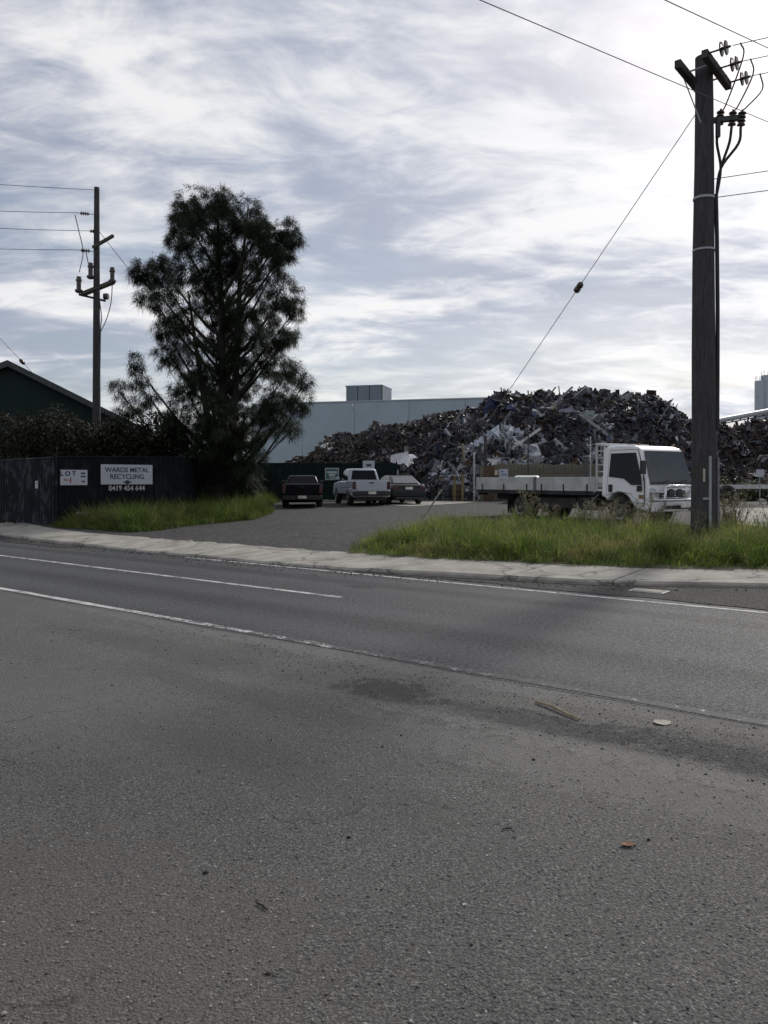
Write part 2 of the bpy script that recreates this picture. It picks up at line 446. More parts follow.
def paint(name, wear_s0=None):
    t = NT(name); w = t.wpos()
    s, p = road_coords(t)
    n = t.noise(w, 26, 6, 0.72, 0.3); n2 = t.noise(w, 4.0, 5, 0.65)
    v = t.math('ADD', t.math('MULTIPLY', n, 0.6), t.math('MULTIPLY', n2, 0.45))
    if wear_s0 is not None:                                          # worn through where turning traffic crosses it
        v = t.math('SUBTRACT', v, t.ramp(s, wear_s0 - 0.5, wear_s0 + 6.0, 0.135, -0.045))
    keep = t.ramp(v, 0.43, 0.53)
    cell = t.n('ShaderNodeSeparateColor'); t.l(t.voro(w, 75, 'Color'), cell.inputs[0])
    wc = t.mix(t.ramp(n2, 0.35, 0.7), (0.36, 0.36, 0.35), (0.55, 0.55, 0.54))
    ac = t.mix(cell.outputs[0], (0.03, 0.03, 0.031), (0.09, 0.09, 0.092))
    return t.bsdf(t.mix(keep, ac, wc), 0.75, 0, n, 0.35, 0.006, 0.3)
M_line_near = paint('worn_edge_line', 4.5)
M_line = paint('road_line')

# ------------------------------------------------------------------ ground, road, footpath
def ground_sheet():
    ss = [-3500, -1500, -600, -250, -120, -60] + list(np.arange(-40, 60.1, 1.0)) + [75, 100, 150, 300, 700, 1600, 3500]
    qs = [-3000, -600, -150, -40, -14, -4, -0.05, 0.45, 0.9] + list(np.arange(1.5, 40, 0.75)) + [45, 55, 75, 110, 180, 350, 800, 1800, 3500]
    vs, fs = [], []
    for s in ss:
        kp = float(kerbp(s))
        for q in qs:
            x, y = sp(s, kp + q)
            vs.append((x, y, -0.05 if q < 0.5 else float(terrain(x, y)) - 0.03))
    w = len(qs)
    for i in range(len(ss) - 1):
        for j in range(w - 1): fs.append((i * w + j, (i + 1) * w + j, (i + 1) * w + j + 1, i * w + j + 1))
    m = MB(); m.add(vs, fs); o = m.build('ground', M_ground, ang=60)
    if o.data.polygons[0].normal.z < 0: o.data.flip_normals()
    return tag(o, kind='structure')
ground_sheet()
S_long = [-90, -60] + list(np.arange(-40, 60.1, 1.0)) + [90, 140]
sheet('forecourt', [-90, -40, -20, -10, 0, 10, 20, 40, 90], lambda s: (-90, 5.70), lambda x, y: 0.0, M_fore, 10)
sheet('road', S_long, lambda s: (5.56 + 0.03 * math.sin(s * 1.7) + 0.02 * math.sin(s * 4.3), float(kerbp(s)) + 0.12), lambda x, y: 0.002, M_road, 6)
sheet('road_shoulder', list(np.arange(-20, 9.3, 0.4)), lambda s: (10.58 + 0.05 * math.sin(s * 2.1) + 0.04 * math.sin(s * 5.3), max(float(kerbp(s)) + 0.06, 10.64)), lambda x, y: 0.010, M_shoulder, 3)
sheet('road_shoulder', list(np.arange(17.5, 40, 0.5)), lambda s: (float(kerbp(s)) - 0.5 + 0.05 * math.sin(s * 3), float(kerbp(s)) + 0.06), lambda x, y: 0.010, M_shoulder, 3)
sheet('edge_line', list(np.arange(-14, 46, 0.5)), lambda s: (5.60 + 0.008 * math.sin(s * 3.1), 5.71 + 0.008 * math.sin(s * 4.7)), lambda x, y: 0.005, M_line_near, 1)
sheet('centre_line', list(np.arange(7.2, 60, 0.6)), lambda s: (8.06, 8.16), lambda x, y: 0.005, M_line, 1)
sheet('edge_line', list(np.arange(-12, 13.6, 0.5)), lambda s: (10.27 + (0.02 * max(0, 4 - s)), 10.37 + (0.02 * max(0, 4 - s))), lambda x, y: 0.005, M_line, 1)

fp = bpy.data.objects.new('footpath', None); col.objects.link(fp); tag(fp, kind='structure')
s0 = -22.0
joints = [s0]
while s0 < 46:
    s0 += random.choice([1.5, 2.0, 2.4, 3.0]); joints.append(s0)
for a, b in zip(joints[:-1], joints[1:]):
    a += 0.010; b -= 0.010
    n = 6; m = MB(); vs = []; fs = []
    tilt = random.uniform(-0.008, 0.008); lift = random.uniform(-0.006, 0.006)
    ragged = 9.0 < (a + b) / 2 < 17
    for i in range(n + 1):
        s = a + (b - a) * i / n
        kp = float(kerbp(s)); kz = float(kerbz(s)) + lift + tilt * (i / n - 0.5)
        far = FPW + (0.10 * math.sin(s * 7) + 0.07 * math.sin(s * 17 + 1) if ragged else 0.03 * math.sin(s * 5))
        near = 0.05 * math.sin(s * 5.3) + 0.03 * math.sin(s * 13) if ragged else 0.012 * math.sin(s * 6)
        x0, y0 = sp(s, kp + near); x1, y1 = sp(s, kp + far)
        zb = 0.157 + lift * 0.25
        r = 0.035
        xr, yr = sp(s, kp + near + r)
        vs += [(x0, y0, -0.08), (x0, y0, kz - r), (xr, yr, kz), (x1, y1, zb), (x1, y1, -0.08)]
    for i in range(n):
        for j in range(4):
            fs.append((i * 5 + j, i * 5 + j + 1, (i + 1) * 5 + j + 1, (i + 1) * 5 + j))
    fs.append((0, 1, 2, 3, 4)); fs.append(tuple(n * 5 + j for j in (4, 3, 2, 1, 0)))
    m.add(vs, fs); o = m.build('slab', M_conc, fp, ang=25)
    import bmesh as _b
    bm = _b.new(); bm.from_mesh(o.data); _b.ops.recalc_face_normals(bm, faces=bm.faces[:]); bm.to_mesh(o.data); bm.free()

sheet('driveway', list(np.arange(-40, 60.1, 1.0)), lambda s: (float(kerbp(s)) + FPW - 0.03, float(kerbp(s)) + 45), lambda x, y: float(terrain(x, y)) - 0.003, M_yard, 60)
poly_sheet('concrete_pad', [(9.9, 23.6), (10.4, 20.4), (26, 20.4), (26, 31), (14.5, 34.0)], 0.012, M_pad)
poly_sheet('gate_apron', [(0.2, 37.5), (1.2, 35.8), (4.2, 41.0), (5.2, 43.5), (3.2, 44.5), (1.6, 43.0)], 0.012, M_pad)
PL = [(-10.05, 24.35), (-8.3, 22.9), (-6.75, 21.75), (-6.3, 22.6), (-6.05, 24.0), (-4.35, 27.2), (-4.5, 32.0), (-5.6, 38.0), (-6.0, 45.2), (-7.05, 45.2), (-7.2, 28.2), (-10.35, 25.2)]
PR = [sp(s, p) for s, p in [(10.35, 11.87), (8.4, 12.00), (6.5, 12.42), (5.27, 12.70), (2.9, 14.05), (0, 16.0), (-6, 20.2), (-12, 24), (-12, 27), (-3, 22.5), (3, 19.6), (8, 19.4), (12.2, 19.1), (12.5, 16.8), (11.6, 14.0)]]
PK = [sp(s, p) for s, p in [(23.9, 12.75), (23.9, 13.1), (40, 19.6), (40, 18.0), (30, 14.9)]]
def ragged(pts, amp, step=0.22):
    o = []
    for i in range(len(pts)):
        a, b = Vector(pts[i]), Vector(pts[(i + 1) % len(pts)]); k = max(1, int((b - a).length / step))
        for j in range(k):
            p = a.lerp(b, j / k); o.append((p.x + amp * noise.noise((p.x * 2.1, p.y * 2.1, 1.0)), p.y + amp * noise.noise((p.x * 2.1, p.y * 2.1, 9.0))))
    return o
poly_sheet('verge_soil', ragged(PL, 0.16), 0.004, M_soil)
poly_sheet('verge_soil', ragged(PR, 0.16), 0.004, M_soil)

# ------------------------------------------------------------------ grass
def inside(pts, x, y):
    r = np.zeros(len(x), bool); n = len(pts)
    for i in range(n):
        x0, y0 = pts[i]; x1, y1 = pts[(i + 1) % n]
        c = ((y0 > y) != (y1 > y)) & (x < (x1 - x0) * (y - y0) / (y1 - y0 + 1e-12) + x0)
        r ^= c
    return r
def edge_dist(pts, x, y):
    d = np.full(len(x), 1e9); n = len(pts)
    for i in range(n):
        a = np.array(pts[i]); b = np.array(pts[(i + 1) % n]); ab = b - a
        t = np.clip(((x - a[0]) * ab[0] + (y - a[1]) * ab[1]) / (ab @ ab), 0, 1)
        d = np.minimum(d, np.hypot(x - a[0] - t * ab[0], y - a[1] - t * ab[1]))
    return d
def vnoise(x, y, sc, seed=0.0):
    return np.array([noise.noise((a * sc + seed, b * sc - seed, seed)) for a, b in zip(x, y)])
def strips(base, d, L, W, droop):
    """thin tapering three-triangle blades, N at a time"""
    n = len(base)
    side = np.cross(d, np.array([0, 0, 1.0])); side += rng.normal(0, 0.35, (n, 3)); side -= d * (side * d).sum(1, keepdims=True)
    side /= np.linalg.norm(side, axis=1, keepdims=True) + 1e-9
    hor = d.copy(); hor[:, 2] = 0
    L = L[:, None]; W = W[:, None]; dr = droop[:, None]
    mid = base + d * L * 0.55 + np.array([0, 0, -1.0]) * dr * L * 0.12
    tip = base + d * L * 0.95 + hor * dr * L * 0.35 + np.array([0, 0, -1.0]) * dr * L * 0.5
    v = np.stack([base - side * W / 2, base + side * W / 2, mid - side * W * 0.42, mid + side * W * 0.42, tip], 1)
    o = (np.arange(n) * 5)[:, None]
    t = np.concatenate([o + np.array([[0, 1, 3]]), o + np.array([[0, 3, 2]]), o + np.array([[2, 3, 4]])], 1).reshape(-1, 3)
    return v.reshape(-1, 3), t
def grass(name, pts, n, h0, h1, width, mat, label, seed, hscale=None):
    xs = np.array([p[0] for p in pts]); ys = np.array([p[1] for p in pts])
    x = rng.uniform(xs.min(), xs.max(), n * 4); y = rng.uniform(ys.min(), ys.max(), n * 4)
    # blades crowd into tussocks
    tx = rng.uniform(xs.min(), xs.max(), n // 40); ty = rng.uniform(ys.min(), ys.max(), n // 40)
    k = rng.integers(0, len(tx), n * 2); g = rng.random(n * 2) < 0.6
    x2 = tx[k] + rng.normal(0, 0.10, n * 2); y2 = ty[k] + rng.normal(0, 0.10, n * 2)
    x[:n * 2][g] = x2[g]; y[:n * 2][g] = y2[g]
    wob = 0.10
    m = inside(pts, x + rng.normal(0, wob, len(x)), y + rng.normal(0, wob, len(x)))
    x, y = x[m], y[m]
    pick = rng.permutation(len(x))[:n]; x, y = x[pick], y[pick]; n = len(x)
    nz = vnoise(x, y, 0.9, seed) * 0.5 + 0.5; nz2 = vnoise(x, y, 3.2, seed + 5) * 0.5 + 0.5
    ed = np.clip(edge_dist(pts, x, y) / 0.6, 0.42, 1)
    keep = rng.random(n) < np.clip(0.35 + 1.3 * (nz2 - 0.25), 0.2, 1) * np.clip(ed * 1.6, 0.6, 1)
    x, y, nz, nz2, ed = x[keep], y[keep], nz[keep], nz2[keep], ed[keep]; n = len(x)
    nz3 = vnoise(x, y, 4.5, seed + 9) * 0.9 + 0.5
    h = (h0 + (h1 - h0) * np.clip(nz * 1.2 * nz2 * 1.7 * (0.35 + 1.3 * nz3), 0, 1)) * ed * rng.uniform(0.55, 1.25, n)
    if hscale is not None: h = h * hscale(x, y)
    a = rng.uniform(0, 2 * np.pi, n); lean = rng.uniform(0.15, 1.3, n)
    d = np.stack([np.cos(a) * lean, np.sin(a) * lean, np.ones(n)], 1); d /= np.linalg.norm(d, axis=1, keepdims=True)
    base = np.stack([x, y, terrain(x, y)], 1)
    v, t = strips(base, d, h, np.full(n, width) * rng.uniform(0.7, 1.4, n), rng.uniform(0.1, 0.9, n))
    o = link_mesh(name, np_mesh(name, v, t, mat))
    return tag(o, label, 'grass', kind='stuff')
M_grass = leaf_mat('grass_blades', (0.040, 0.078, 0.016), (0.22, 0.285, 0.055), 0.55, (0.32, 0.30, 0.11))
M_grass2 = leaf_mat('shaded_grass_blades', (0.042, 0.078, 0.017), (0.15, 0.20, 0.040), 0.5, (0.20, 0.20, 0.07))  # darker copy of the verge grass, shade put into the blade colours
grass('verge_grass', PR, 230000, 0.12, 0.76, 0.008, M_grass, 'long bright green grass on the verge around the big timber pole', 3.0)
grass('verge_grass', PL, 110000, 0.36, 1.15, 0.012, M_grass2, 'long grass on the verge under the tall tree by the blue fence', 11.0)
grass('verge_grass', PK, 5000, 0.08, 0.3, 0.012, M_grass2, 'thin strip of weeds at the foot of the blue gate', 21.0)

M_straw = leaf_mat('straw_stalks', (0.20, 0.17, 0.09), (0.38, 0.33, 0.20), 0.4)
grass('dry_stalks', PR, 5200, 0.30, 1.15, 0.006, M_straw, 'dry straw stalks standing up through the bright verge grass', 33.0)
grass('dry_stalks', PL, 3500, 0.35, 1.2, 0.008, M_straw, 'dry straw stalks among the grass under the tall tree', 41.0)

# ------------------------------------------------------------------ buildings behind
M_wallpanel = simple('grey_wall_panel', (0.33, 0.40, 0.45), 0.7, 0, 0.06, 0.4)
M_seam = simple('dark_seam', (0.06, 0.065, 0.07), 0.8)
M_roofbox = simple('plant_room_cladding', (0.16, 0.20, 0.24), 0.5, 0.2, 0.1, 0.5)
M_cap = simple('metal_capping', (0.36, 0.39, 0.42), 0.5, 0.1)
wh = thing('warehouse', 'long pale grey panel-walled warehouse rising behind the scrap heaps', 'warehouse', (0, 0, 0))
wa, wb = Vector((-19.6, 118, 0.3)), Vector((19, 107.6, 0.3))
wd = (wb - wa); wl_ = wd.length; wd.normalize(); wang = math.atan2(wd.y, wd.x)
wn_ = Vector((-wd.y, wd.x, 0))
TOPZ = 12.75
npan = 5; pw = wl_ / npan
for i in range(npan):
    m = MB(); c = wa + wd * (pw * (i + 0.5)); c.z = 0.3 + (TOPZ - 0.3) / 2
    m.box(c, (pw - 0.05, 0.3, TOPZ - 0.3), wang); m.build('wall_panel', M_wallpanel, wh)
m = MB(); c = (wa + wb) / 2 + wn_ * 12.3; m.box((c.x, c.y, (TOPZ + 0.1) / 2), (wl_ - 0.3, 24, TOPZ - 0.4), wang); m.build('core', M_seam, wh)
m = MB(); c = (wa + wb) / 2; m.box((c.x, c.y, TOPZ + 0.08), (wl_, 0.5, 0.16), wang); m.build('capping', M_cap, wh)
for px in (353,):
    p = at(px, 408, 116.2); m = MB(); m.box((p.x, p.y - 4, p.z), (0.35, 0.6, 0.5), wang); m.box((p.x, p.y - 3.9, p.z - 0.5), (0.1, 0.3, 0.6), wang); m.build('wall_light', M_cap, wh)
pr = thing('plant_room', 'boxy grey rooftop plant room on the long warehouse', 'plant room', (0, 0, 0))
a0, a1 = at(346, 402, 122), at(381.5, 402, 120.5)
dd = (a1 - a0); dl = Vector((dd.x, dd.y, 0)).length; ang = math.atan2(dd.y, dd.x); u = Vector((math.cos(ang), math.sin(ang), 0)); nn = Vector((-u.y, u.x, 0))
zt, zb = 1.6 + (480 - 386) / 796 * 121, 12.0
for i in range(3):
    m = MB(); c = a0 + u * dl * (i + 0.5) / 3; m.box((c.x, c.y, (zt + zb) / 2), (dl / 3 - 0.1, 0.15, zt - zb), ang); m.build('wall_panel', M_roofbox, pr)
for i in range(3):
    m = MB(); c = a1 + nn * (0.3 + 5.4 * (i + 0.5) / 3); m.box((c.x, c.y, (zt + zb) / 2), (0.15, 5.4 / 3 - 0.1, zt - zb), ang); m.build('wall_panel', M_roofbox, pr)
m = MB(); c = a0 + u * dl / 2 + nn * 2.9; m.box((c.x, c.y, (zt + zb) / 2 - 0.1), (dl - 0.2, 5.4, zt - zb - 0.2), ang); m.build('core', M_seam, pr)
m = MB(); m.box((c.x, c.y, zt + 0.08), (dl + 0.2, 5.9, 0.16), ang); m.build('roof', M_roofbox, pr)

M_silo = simple('silo_steel', (0.36, 0.40, 0.44), 0.5, 0.2, 0.08, 0.6)
M_dkst = simple('dark_steel', (0.05, 0.05, 0.052), 0.6, 0.3, 0.2, 3)
for (px, pyt, D, r, lab) in ((760, 381, 150, 0.95, 'shorter pale silo at the left of the pair above the conveyor'), (768.5, 375.5, 150, 1.35, 'taller pale silo at the right of the pair above the conveyor'), (783, 377, 152, 1.35, 'pale silo beyond the pair above the conveyor')):
    t = thing('silo', lab, 'silo', (0, 0, 0), 0, 'silos over the yard')
    p = at(px, pyt, D)
    m = MB(); m.lathe([(0, r), (p.z - 3.0, r), (p.z - 2.8, r * 0.96)], (p.x, D, 2.8), (0, 0, 1), 24); m.build('shell', M_silo, t)
    for k in range(6):
        m = MB(); m.lathe([(0, r + 0.03), (0.12, r + 0.03)], (p.x, D, 3.6 + k * (p.z - 4) / 6), (0, 0, 1), 24)
        m.build('band', M_cap, t)
    m = MB()
    for k in range(4): m.cyl((p.x + r * 0.8 * math.cos(k * 1.57 + 0.7), D + r * 0.8 * math.sin(k * 1.57 + 0.7), 0.3), (p.x + r * 0.8 * math.cos(k * 1.57 + 0.7), D + r * 0.8 * math.sin(k * 1.57 + 0.7), 3.0), 0.15, 8)
    m.build('leg_frame', M_dkst, t)
    for k in range(5):
        m = MB(); m.cyl((p.x + r * 0.9 * math.cos(k * 1.2), D + r * 0.9 * math.sin(k * 1.2), p.z), (p.x + r * 0.9 * math.cos(k * 1.2), D + r * 0.9 * math.sin(k * 1.2), p.z + 0.9), 0.04, 6)
        m.build('handrail_post', M_dkst, t)
cv = thing('conveyor', 'long sloping conveyor gantry running up towards the silos', 'conveyor')
c0, c1 = at(716, 421, 112), at(800, 405, 118)
m = MB(); up = Vector((0, 0, 0.55)); m.tube([c0, c1], 0.38, 8); m.build('tube_gallery', M_cap, cv)
m = MB()
for k in range(12):
    p = c0.lerp(c1, k / 11); q = c0.lerp(c1, (k + 0.5) / 11)
    m.cyl(p - up, p, 0.06, 5)
    m.cyl(p - up, q, 0.06, 5)
m.cyl(c0 - up, c1 - up, 0.08, 6); m.build('truss', M_dkst, cv)
for k in (0.1, 0.45, 0.8, 1.0):
    p = c0.lerp(c1, k); m = MB(); m.box((p.x, p.y, p.z / 2), (0.3, 0.3, p.z - 0.2)); m.build('trestle', M_dkst, cv)

# green shed
M_shed = None
def corrugated(name, c, freq, rough=0.45, metal=0.0, dirt=0.25, axis=0):
    t = NT(name); p = t.pos()
    w = t.n('ShaderNodeTexWave', wave_type='BANDS', bands_direction='X' if axis == 0 else 'Y'); t.l(p, w.inputs['Vector']); w.inputs['Scale'].default_value = freq
    n = t.noise(p, 1.7, 7, 0.65, 0.3)
    cc = t.mix(t.ramp(n, 0.35, 0.7), c, tuple(x * 0.75 + 0.008 for x in c))
    cc = t.mix(t.math('MULTIPLY', t.ramp(t.noise(p, 5, 7, 0.7), 0.5, 0.75), dirt), cc, (0.03, 0.028, 0.024))
    return t.bsdf(cc, rough, metal, w.outputs['Fac'], 0.35, 0.03, 0.1)
M_shed = corrugated('shed_green_steel', (0.010, 0.026, 0.022), 3.2)
M_barge = simple('barge_capping', (0.045, 0.055, 0.055), 0.6, 0.0)
M_black = simple('black_gap', (0.012, 0.012, 0.013), 0.8)
sh = thing('shed', 'dark green gabled steel shed behind the blue gate', 'shed', (-18.2, 38.5, 0.2), 0.40)
ap, ev, hw = 6.95, 3.95, 6.1
m = MB(); m.prism([(-hw, 0), (hw, 0), (hw, ev), (0, ap), (-hw, ev)], 0, 22); m.build('wall', M_shed, sh)
for sx in (-1, 1):
    m = MB(); m.plate([(0, -0.35, ap + 0.12), (sx * (hw + 0.5), -0.35, ev - 0.13), (sx * (hw + 0.5), 22.3, ev - 0.13), (0, 22.3, ap + 0.12)], 0.08); m.build('roof_sheet', M_shed, sh)
    m = MB(); m.plate([(0, -0.39, ap + 0.20), (sx * (hw + 0.55), -0.39, ev - 0.06), (sx * (hw + 0.55), -0.39, ev - 0.36), (0, -0.39, ap - 0.10)], 0.07); m.build('barge_board', M_barge, sh)
m = MB(); m.box((-1.5, -0.03, 1.5), (4.6, 0.08, 3.0)); m.build('doorway', M_black, sh)

# ------------------------------------------------------------------ sheet metal fences
def sheet_steel(name, c, smear=0.0, dirt=0.3):
    t = NT(name); p = t.wpos()
    n = t.noise(p, 1.3, 7, 0.65, 0.3)
    cc = t.mix(t.ramp(n, 0.3, 0.7), c, tuple(x * 0.7 for x in c))
    if smear:
        sm = t.noise(p, 1.1, 4, 0.55, 2.2, (1, 1, 0.8)); sm2 = t.noise(p, 5.0, 5, 0.6, 0.8, (1, 1, 0.35))
        cc = t.mix(t.math('MULTIPLY', t.math('MULTIPLY', t.ramp(sm, 0.49, 0.60), t.ramp(sm2, 0.35, 0.65)), smear), cc, (0.075, 0.08, 0.088))
    cc = t.mix(t.math('MULTIPLY', t.ramp(t.noise(p, 6, 7, 0.72), 0.5, 0.75), dirt), cc, (0.025, 0.023, 0.019))
    return t.bsdf(cc, 0.75, 0.0, n, 0.1, 0.02, 0.12)
M_bluef = sheet_steel('blue_gate_steel', (0.014, 0.020, 0.024), 0.8)
M_bluef2 = sheet_steel('blue_fence_steel', (0.007, 0.010, 0.013), 0.15)
M_greenf = sheet_steel('green_fence_steel', (0.009, 0.019, 0.018), 0.1)
def sheet_mesh(name, w, h, mat):
    """one ribbed sheet, x along the fence"""
    prof = []; n = max(2, round(w / 0.19)); u = w / n
    for i in range(n):
        x = -w / 2 + i * u
        prof += [(x, 0), (x + u * 0.55, 0), (x + u * 0.68, -0.03), (x + u * 0.87, -0.03)]
    prof.append((w / 2, 0))
    vs = []
    for dy in (0, 0.006):
        for z in (0, h): vs += [(x, y + dy, z) for x, y in prof]
    k = len(prof); fs = []
    for i in range(k - 1):
        fs += [(i, i + 1, k + i + 1, k + i), (2 * k + i, 3 * k + i, 3 * k + i + 1, 2 * k + i + 1)]
        fs += [(k + i, k + i + 1, 3 * k + i + 1, 3 * k + i)]
    m = MB(); m.add(vs, fs); return m.mesh(name, mat, False)
def fence(name, label, cat, a, b, h, mat, pmat, sheet_w=0.78, cap=True):
    a = Vector((a[0], a[1], 0)); b = Vector((b[0], b[1], 0)); d = b - a; L = d.length; d.normalize(); ang = math.atan2(d.y, d.x)
    t = thing(name, label, cat, (a.x, a.y, float(terrain(a.x, a.y))), ang)
    n = max(1, round(L / sheet_w)); w = L / n; me = sheet_mesh('sheet', w + 0.02, h, mat)
    za = float(terrain(a.x, a.y))
    for i in range(n):
        x = w * (i + 0.5); p = a + d * x
        o = link_mesh('sheet', me, t, (x, 0.007 * (i % 2), float(terrain(p.x, p.y)) - za + 0.03 + random.uniform(-0.012, 0.012)), (0, random.uniform(-0.006, 0.006), 0))
    k = max(1, round(L / 2.4)); pm = MB().box((0, 0, (h + 0.1) / 2), (0.07, 0.06, h + 0.25)).mesh('post', pmat)
    for i in range(k + 1):
        x = L * i / k; p = a + d * x
        link_mesh('post', pm, t, (x, 0.06, float(terrain(p.x, p.y)) - za))
    for i in range(k):
        p, q = a + d * (L * i / k), a + d * (L * (i + 1) / k)
        zp, zq = float(terrain(p.x, p.y)) - za + h + 0.03, float(terrain(q.x, q.y)) - za + h + 0.03
        m = MB(); m.tube([(L * i / k + 0.01, 0, zp + 0.01), (L * (i + 1) / k - 0.01, 0, zq + 0.01)], 0.035, 4); m.build('top_rail', pmat, t, smooth=False)
    return t
FC = (-10.4, 25.1); FA = (-7.2, 28.15); FR = (-7.15, 45.6); FB = (0.75, 47.0)
ge = (FC[0] + DX * 13, FC[1] + DY * 13)
fence('sheet_metal_gate', 'scuffed blue sheet metal gate smeared with paint along the footpath', 'gate', ge, FC, 2.1, M_bluef, M_bluef, 1.1)
fence('metal_fence', 'dark blue sheet metal fence carrying the two white signs', 'fence', (FC[0] + 0.03, FC[1] + 0.03), FA, 2.12, M_bluef2, M_bluef2)
fence('metal_fence', 'dark sheet metal fence running back behind the tall tree', 'fence', FA, FR, 2.12, M_bluef2, M_bluef2)
fence('metal_fence', 'dark green sheet metal fence in front of the parked cars', 'fence', FR, FB, 2.12, M_greenf, M_greenf)

# timber wall by the weighbridge gate
M_timber = simple('weathered_boards', (0.135, 0.125, 0.095), 0.9, 0, 0.3, 4, 0.5, (0.06, 0.07, 0.04), bstr=0.3)
tw = thing('timber_fence', 'weathered olive brown plank wall below the heap behind the truck', 'fence', (6.25, 47.0, float(terrain(6.25, 47.0))), -0.02)
bm_ = [MB().box((0, 0, 1.05 + k * 0.012), (0.205, 0.03, 2.1 + k * 0.024)).mesh('plank', M_timber, False) for k in range(4)]
for i in range(31): link_mesh('plank', random.choice(bm_), tw, (0.11 + i * 0.212, random.uniform(-0.012, 0.012), random.uniform(-0.02, 0.03)), (0, random.uniform(-0.008, 0.008), 0))
for z in (0.4, 1.7): MB().box((3.3, 0.06, z), (6.6, 0.06, 0.1)).build('rail', M_timber, tw)

# ------------------------------------------------------------------ scrap heaps
t = NT('scrap_metal'); at_ = t.n('ShaderNodeAttribute', attribute_name='tone'); pp = t.wpos()
n = t.noise(pp, 3.2, 6, 0.7)
cc = t.mix(t.math('MULTIPLY', t.ramp(n, 0.46, 0.7), 0.55), at_.outputs['Color'], (0.05, 0.034, 0.026))
M_scrap = t.bsdf(cc, t.ramp(n, 0.3, 0.7, 0.4, 0.85), 0.25, n, 0.3, 0.03, 0.4)
M_heap = simple('heap_core', (0.022, 0.020, 0.020), 0.95, 0, 0.5, 1.2, bstr=0.6)
PAL = [((0.030, 0.030, 0.034), 6), ((0.050, 0.050, 0.058), 5), ((0.058, 0.042, 0.035), 3.4), ((0.085, 0.09, 0.105), 3.4), ((0.035, 0.045, 0.08), 1.3),
       ((0.17, 0.18, 0.215), 2.3), ((0.34, 0.35, 0.38), 1.4), ((0.085, 0.050, 0.034), 0.9), ((0.60, 0.61, 0.63), 0.5), ((0.06, 0.08, 0.07), 0.7), ((0.22, 0.19, 0.13), 0.4)]
PALB = [((0.030, 0.028, 0.028), 6), ((0.055, 0.044, 0.040), 5), ((0.075, 0.055, 0.046), 3), ((0.085, 0.085, 0.09), 1.6), ((0.04, 0.045, 0.06), 1.5), ((0.19, 0.185, 0.185), 0.7), ((0.42, 0.42, 0.42), 0.18)]
PALF = [((0.34, 0.36, 0.40), 3), ((0.52, 0.54, 0.57), 2.2), ((0.20, 0.22, 0.26), 3), ((0.09, 0.095, 0.11), 3), ((0.04, 0.04, 0.045), 2.5), ((0.36, 0.32, 0.24), 0.6), ((0.14, 0.09, 0.06), 0.6)]
def pick(pal):
    c = random.choices([c for c, _ in pal], [w for _, w in pal])[0]; k = random.uniform(0.7, 1.25)
    return tuple(x * k for x in c)
def scrap_piece(m, M, kind, s, c):
    """one bent sheet, beam, pipe, crushed box or hoop of scrap of size s"""
    if kind == 'sheet':
        w, h = s * random.uniform(0.5, 1.0), s * random.uniform(0.3, 0.7); b = [[random.gauss(0, 0.17 * s) for _ in range(3)] for _ in range(4)]
        vs = [((i / 3 - 0.5) * w + random.gauss(0, 0.03 * s), (j / 2 - 0.5) * h + random.gauss(0, 0.03 * s), b[i][j]) for i in range(4) for j in range(3)]
        vs += [(x, y, z + 0.03) for x, y, z in vs]
        fs = [(i * 3 + j, i * 3 + j + 1, i * 3 + j + 4, i * 3 + j + 3) for i in range(3) for j in range(2)]
        fs += [tuple(k + 12 for k in f[::-1]) for f in fs]
        bd = [0, 3, 6, 9, 10, 11, 8, 5, 2, 1]
        fs += [(bd[i], bd[(i + 1) % 10], bd[(i + 1) % 10] + 12, bd[i] + 12) for i in range(10)]
        m.add(vs, fs, M, c)
    elif kind == 'beam':
        L = s * random.uniform(1.0, 1.7); a = 0.06 + 0.05 * random.random()
        for (cy, cz, sy, sz) in ((0, a, 2 * a, 0.025), (0, -a, 2 * a, 0.025), (0, 0, 0.025, 2 * a)): m.box((0, cy, cz), (L, sy, sz), None, M, c)
    elif kind == 'pipe':
        L = s * random.uniform(0.8, 1.6); r = random.uniform(0.025, 0.075); bend = random.gauss(0, 0.12 * s)
        m.tube([M @ Vector(p) for p in ((-L / 2, 0, 0), (0, bend, bend * 0.5), (L / 2, 0, 0))], r, 6, True, c)
    elif kind == 'box':
        e = [s * random.uniform(0.06, 0.30) for _ in range(3)]
        vs = [(x * e[0] + random.gauss(0, 0.06 * s), y * e[1] + random.gauss(0, 0.06 * s), z * e[2] + random.gauss(0, 0.06 * s)) for x in (-1, 1) for y in (-1, 1) for z in (-1, 1)]
        m.add(vs, [(0, 1, 3, 2), (4, 6, 7, 5), (0, 4, 5, 1), (2, 3, 7, 6), (0, 2, 6, 4), (1, 5, 7, 3)], M, c)
    else:
        r = s * 0.32; e = random.uniform(0.5, 1)
        pts = [M @ Vector((r * math.cos(k * 0.785), r * e * math.sin(k * 0.785), random.gauss(0, 0.03))) for k in range(8)]
        m.tube(pts + pts[:1], 0.035, 5, False, c)
KINDS = ['sheet'] * 6 + ['box'] * 2 + ['beam'] * 3 + ['pipe'] * 6 + ['hoop'] * 2
